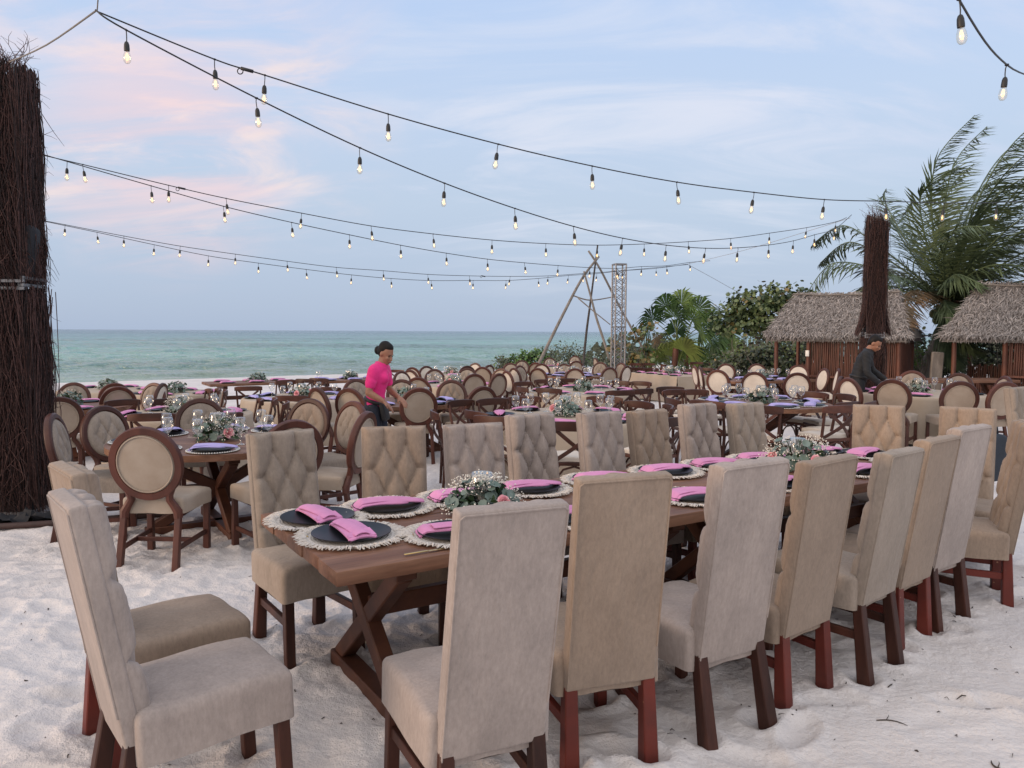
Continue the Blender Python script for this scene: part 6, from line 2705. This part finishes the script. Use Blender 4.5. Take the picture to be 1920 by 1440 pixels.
# ================================================================ small things
def sand_z(x, y):
    return ground(x, y)


def build_bits():
    r0 = random.Random(3)
    # bits of seaweed and leaf strewn over the sand
    mb = MB()
    for k in range(900):
        x, y = r0.uniform(-3.2, 5.2), r0.uniform(1.7, 7.5)
        if x < .5 and r0.random() < .6:
            continue
        L_ = r0.uniform(.006, .030) if r0.random() < .93 else r0.uniform(.03, .07)
        a = r0.uniform(0, 6.28)
        w = r0.uniform(.0015, .004)
        z = BVH_Z(x, y) + .003
        d = Vector((math.cos(a), math.sin(a), 0))
        s = Vector((-math.sin(a), math.cos(a), 0)) * w
        p = Vector((x, y, z))
        m = p + d * L_ * .5 + Vector((0, 0, r0.uniform(.0, .006))) + s * r0.uniform(-1.5, 1.5)
        e = p + d * L_
        e.z = BVH_Z(e.x, e.y) + .003
        mb.tube([p, m, e], [w * .7, w, w * .5], 4)
    o = part(mb, 'sand_debris', M['debris'], None, sharp=None)
    tag(o, 'dark crumbs of dry seaweed and leaf scattered over the sand', 'debris', None, 'stuff')
    # pale shell grit
    for lab, x, y, L_, a, w, mm in (('curved dry twig lying on the sand before the table trestle', -.60, 2.55, .14, 40, .0035, 'debris'),
                                     ('dark grey strip of seaweed lying at the lower right on the sand', 1.78, 2.35, .20, -52, .006, 'seaweed'),
                                     ('short dark seaweed scrap right of the grey strip', 2.05, 2.75, .10, 15, .004, 'debris'),
                                     ('forked dark scrap between the right seaweed bits', 1.86, 2.82, .07, 100, .004, 'debris'),
                                     ('thin black twig beside the fifth near chair leg', 1.62, 3.16, .12, -20, .003, 'debris')):
        mb = MB()
        pts = []
        for k in range(7):
            t = k / 6
            px, py = x + L_ * (t - .5) * math.cos(R(a)) - .02 * math.sin(t * 3) * math.sin(R(a)), y + L_ * (t - .5) * math.sin(R(a)) + .02 * math.sin(t * 3) * math.cos(R(a))
            pts.append(Vector((px - x, py - y, BVH_Z(px, py) + .004)))
        mb.tube(pts, [w * .7, w, w, w * .9, w * .8, w * .7, w * .4], 6)
        q = pts[2]
        mb.tube([q, q + Vector((.02, .022, .004)), q + Vector((.03, .04, .002))], [w * .6, w * .4, w * .25], 5)
        o = part(mb, 'twig', M[mm], None, sharp=None)
        o.location = (x, y, 0)
        tag(o, lab, 'twig', 'bits lying on the sand')
    # hose along the ground by the left tower
    mb = MB()
    pts = [(-6.0, 6.55), (-5.2, 6.45), (-4.6, 6.42), (-4.0, 6.55), (-3.5, 6.75), (-3.0, 6.95)]
    mb.tube([Vector((x, y, ground(x, y) + .03)) for x, y in catmull2(pts)], .028, 8)
    o = part(mb, 'ground_cable', M['cable_brown'], None, sharp=None)
    tag(o, 'thick dark cable lying on the sand at the foot of the left tower', 'cable')
    # navy cloth bag hanging from the chair at the right table end
    mb = MB()
    bm = soft_box(.30, .10, .34, .01, .04)
    mb.bm(bm, (0, 0, -.34))
    mb.tube([(-.08, 0, -.02), (-.06, .0, .06), (.06, .0, .06), (.08, 0, -.02)], .008, 6)
    o = part(mb, 'cloth_bag', M['navy_bag'], None)
    place(o, (3.68, 5.85, .87), R(30))
    tag(o, 'dark navy cloth bag hanging behind the right end chair', 'bag')
    # black cloth slipped down at the foot of the left tower
    mb = MB()
    P = np.zeros((12, 12, 3))
    for i in range(12):
        for j in range(12):
            P[i, j] = (-.3 + .6 * i / 11, -.12 + .24 * j / 11, .05 + .05 * math.sin(i * 1.1) * math.cos(j * .9) + .03 * math.sin(i * 2.3 + j))
    mb.grid(P)
    low = P.copy()
    low[:, :, 2] -= .05
    mb.grid(low, flip=True)
    o = part(mb, 'black_sheet', M['black_cloth'], None)
    place(o, (-4.25, 6.72, ground(-4.25, 6.72)), R(15))
    tag(o, 'crumpled black sheet at the foot of the left twig tower', 'sheet')


def catmull2(P, k=6):
    return [(q.x, q.y) for q in catmull([(x, y, 0) for x, y in P], k)]


from mathutils.bvhtree import BVHTree
_sand = bpy.data.objects['beach_sand'].data


def _near_tree():
    n = len(_sand.vertices)
    co = np.empty(n * 3)
    _sand.vertices.foreach_get('co', co)
    co = co.reshape(-1, 3)
    li = np.empty(len(_sand.loops), int)
    _sand.loops.foreach_get('vertex_index', li)
    q = li.reshape(-1, 4)
    c = co[q[:, 0]]
    keep = (np.abs(c[:, 0]) < 7) & (c[:, 1] > 1) & (c[:, 1] < 9)
    q = q[keep]
    ids, inv = np.unique(q, return_inverse=True)
    return BVHTree.FromPolygons([tuple(p) for p in co[ids]], [tuple(f) for f in inv.reshape(-1, 4)])


_tree = _near_tree()


def BVH_Z(x, y):
    h = _tree.ray_cast(Vector((x, y, 3)), Vector((0, 0, -1)))
    return h[0].z if h[0] is not None else ground(x, y)


M['debris'] = mat('debris', (.055, .042, .034), .8, 30, None)
M['seaweed'] = mat('seaweed', (.075, .080, .078), .7, 30, None)
M['cable_brown'] = mat('cable_brown', (.05, .022, .018), .6, 20, None)
M['navy_bag'] = mat('navy_bag', (.018, .026, .040), .8, 8, (200, .3, .002))
build_bits()
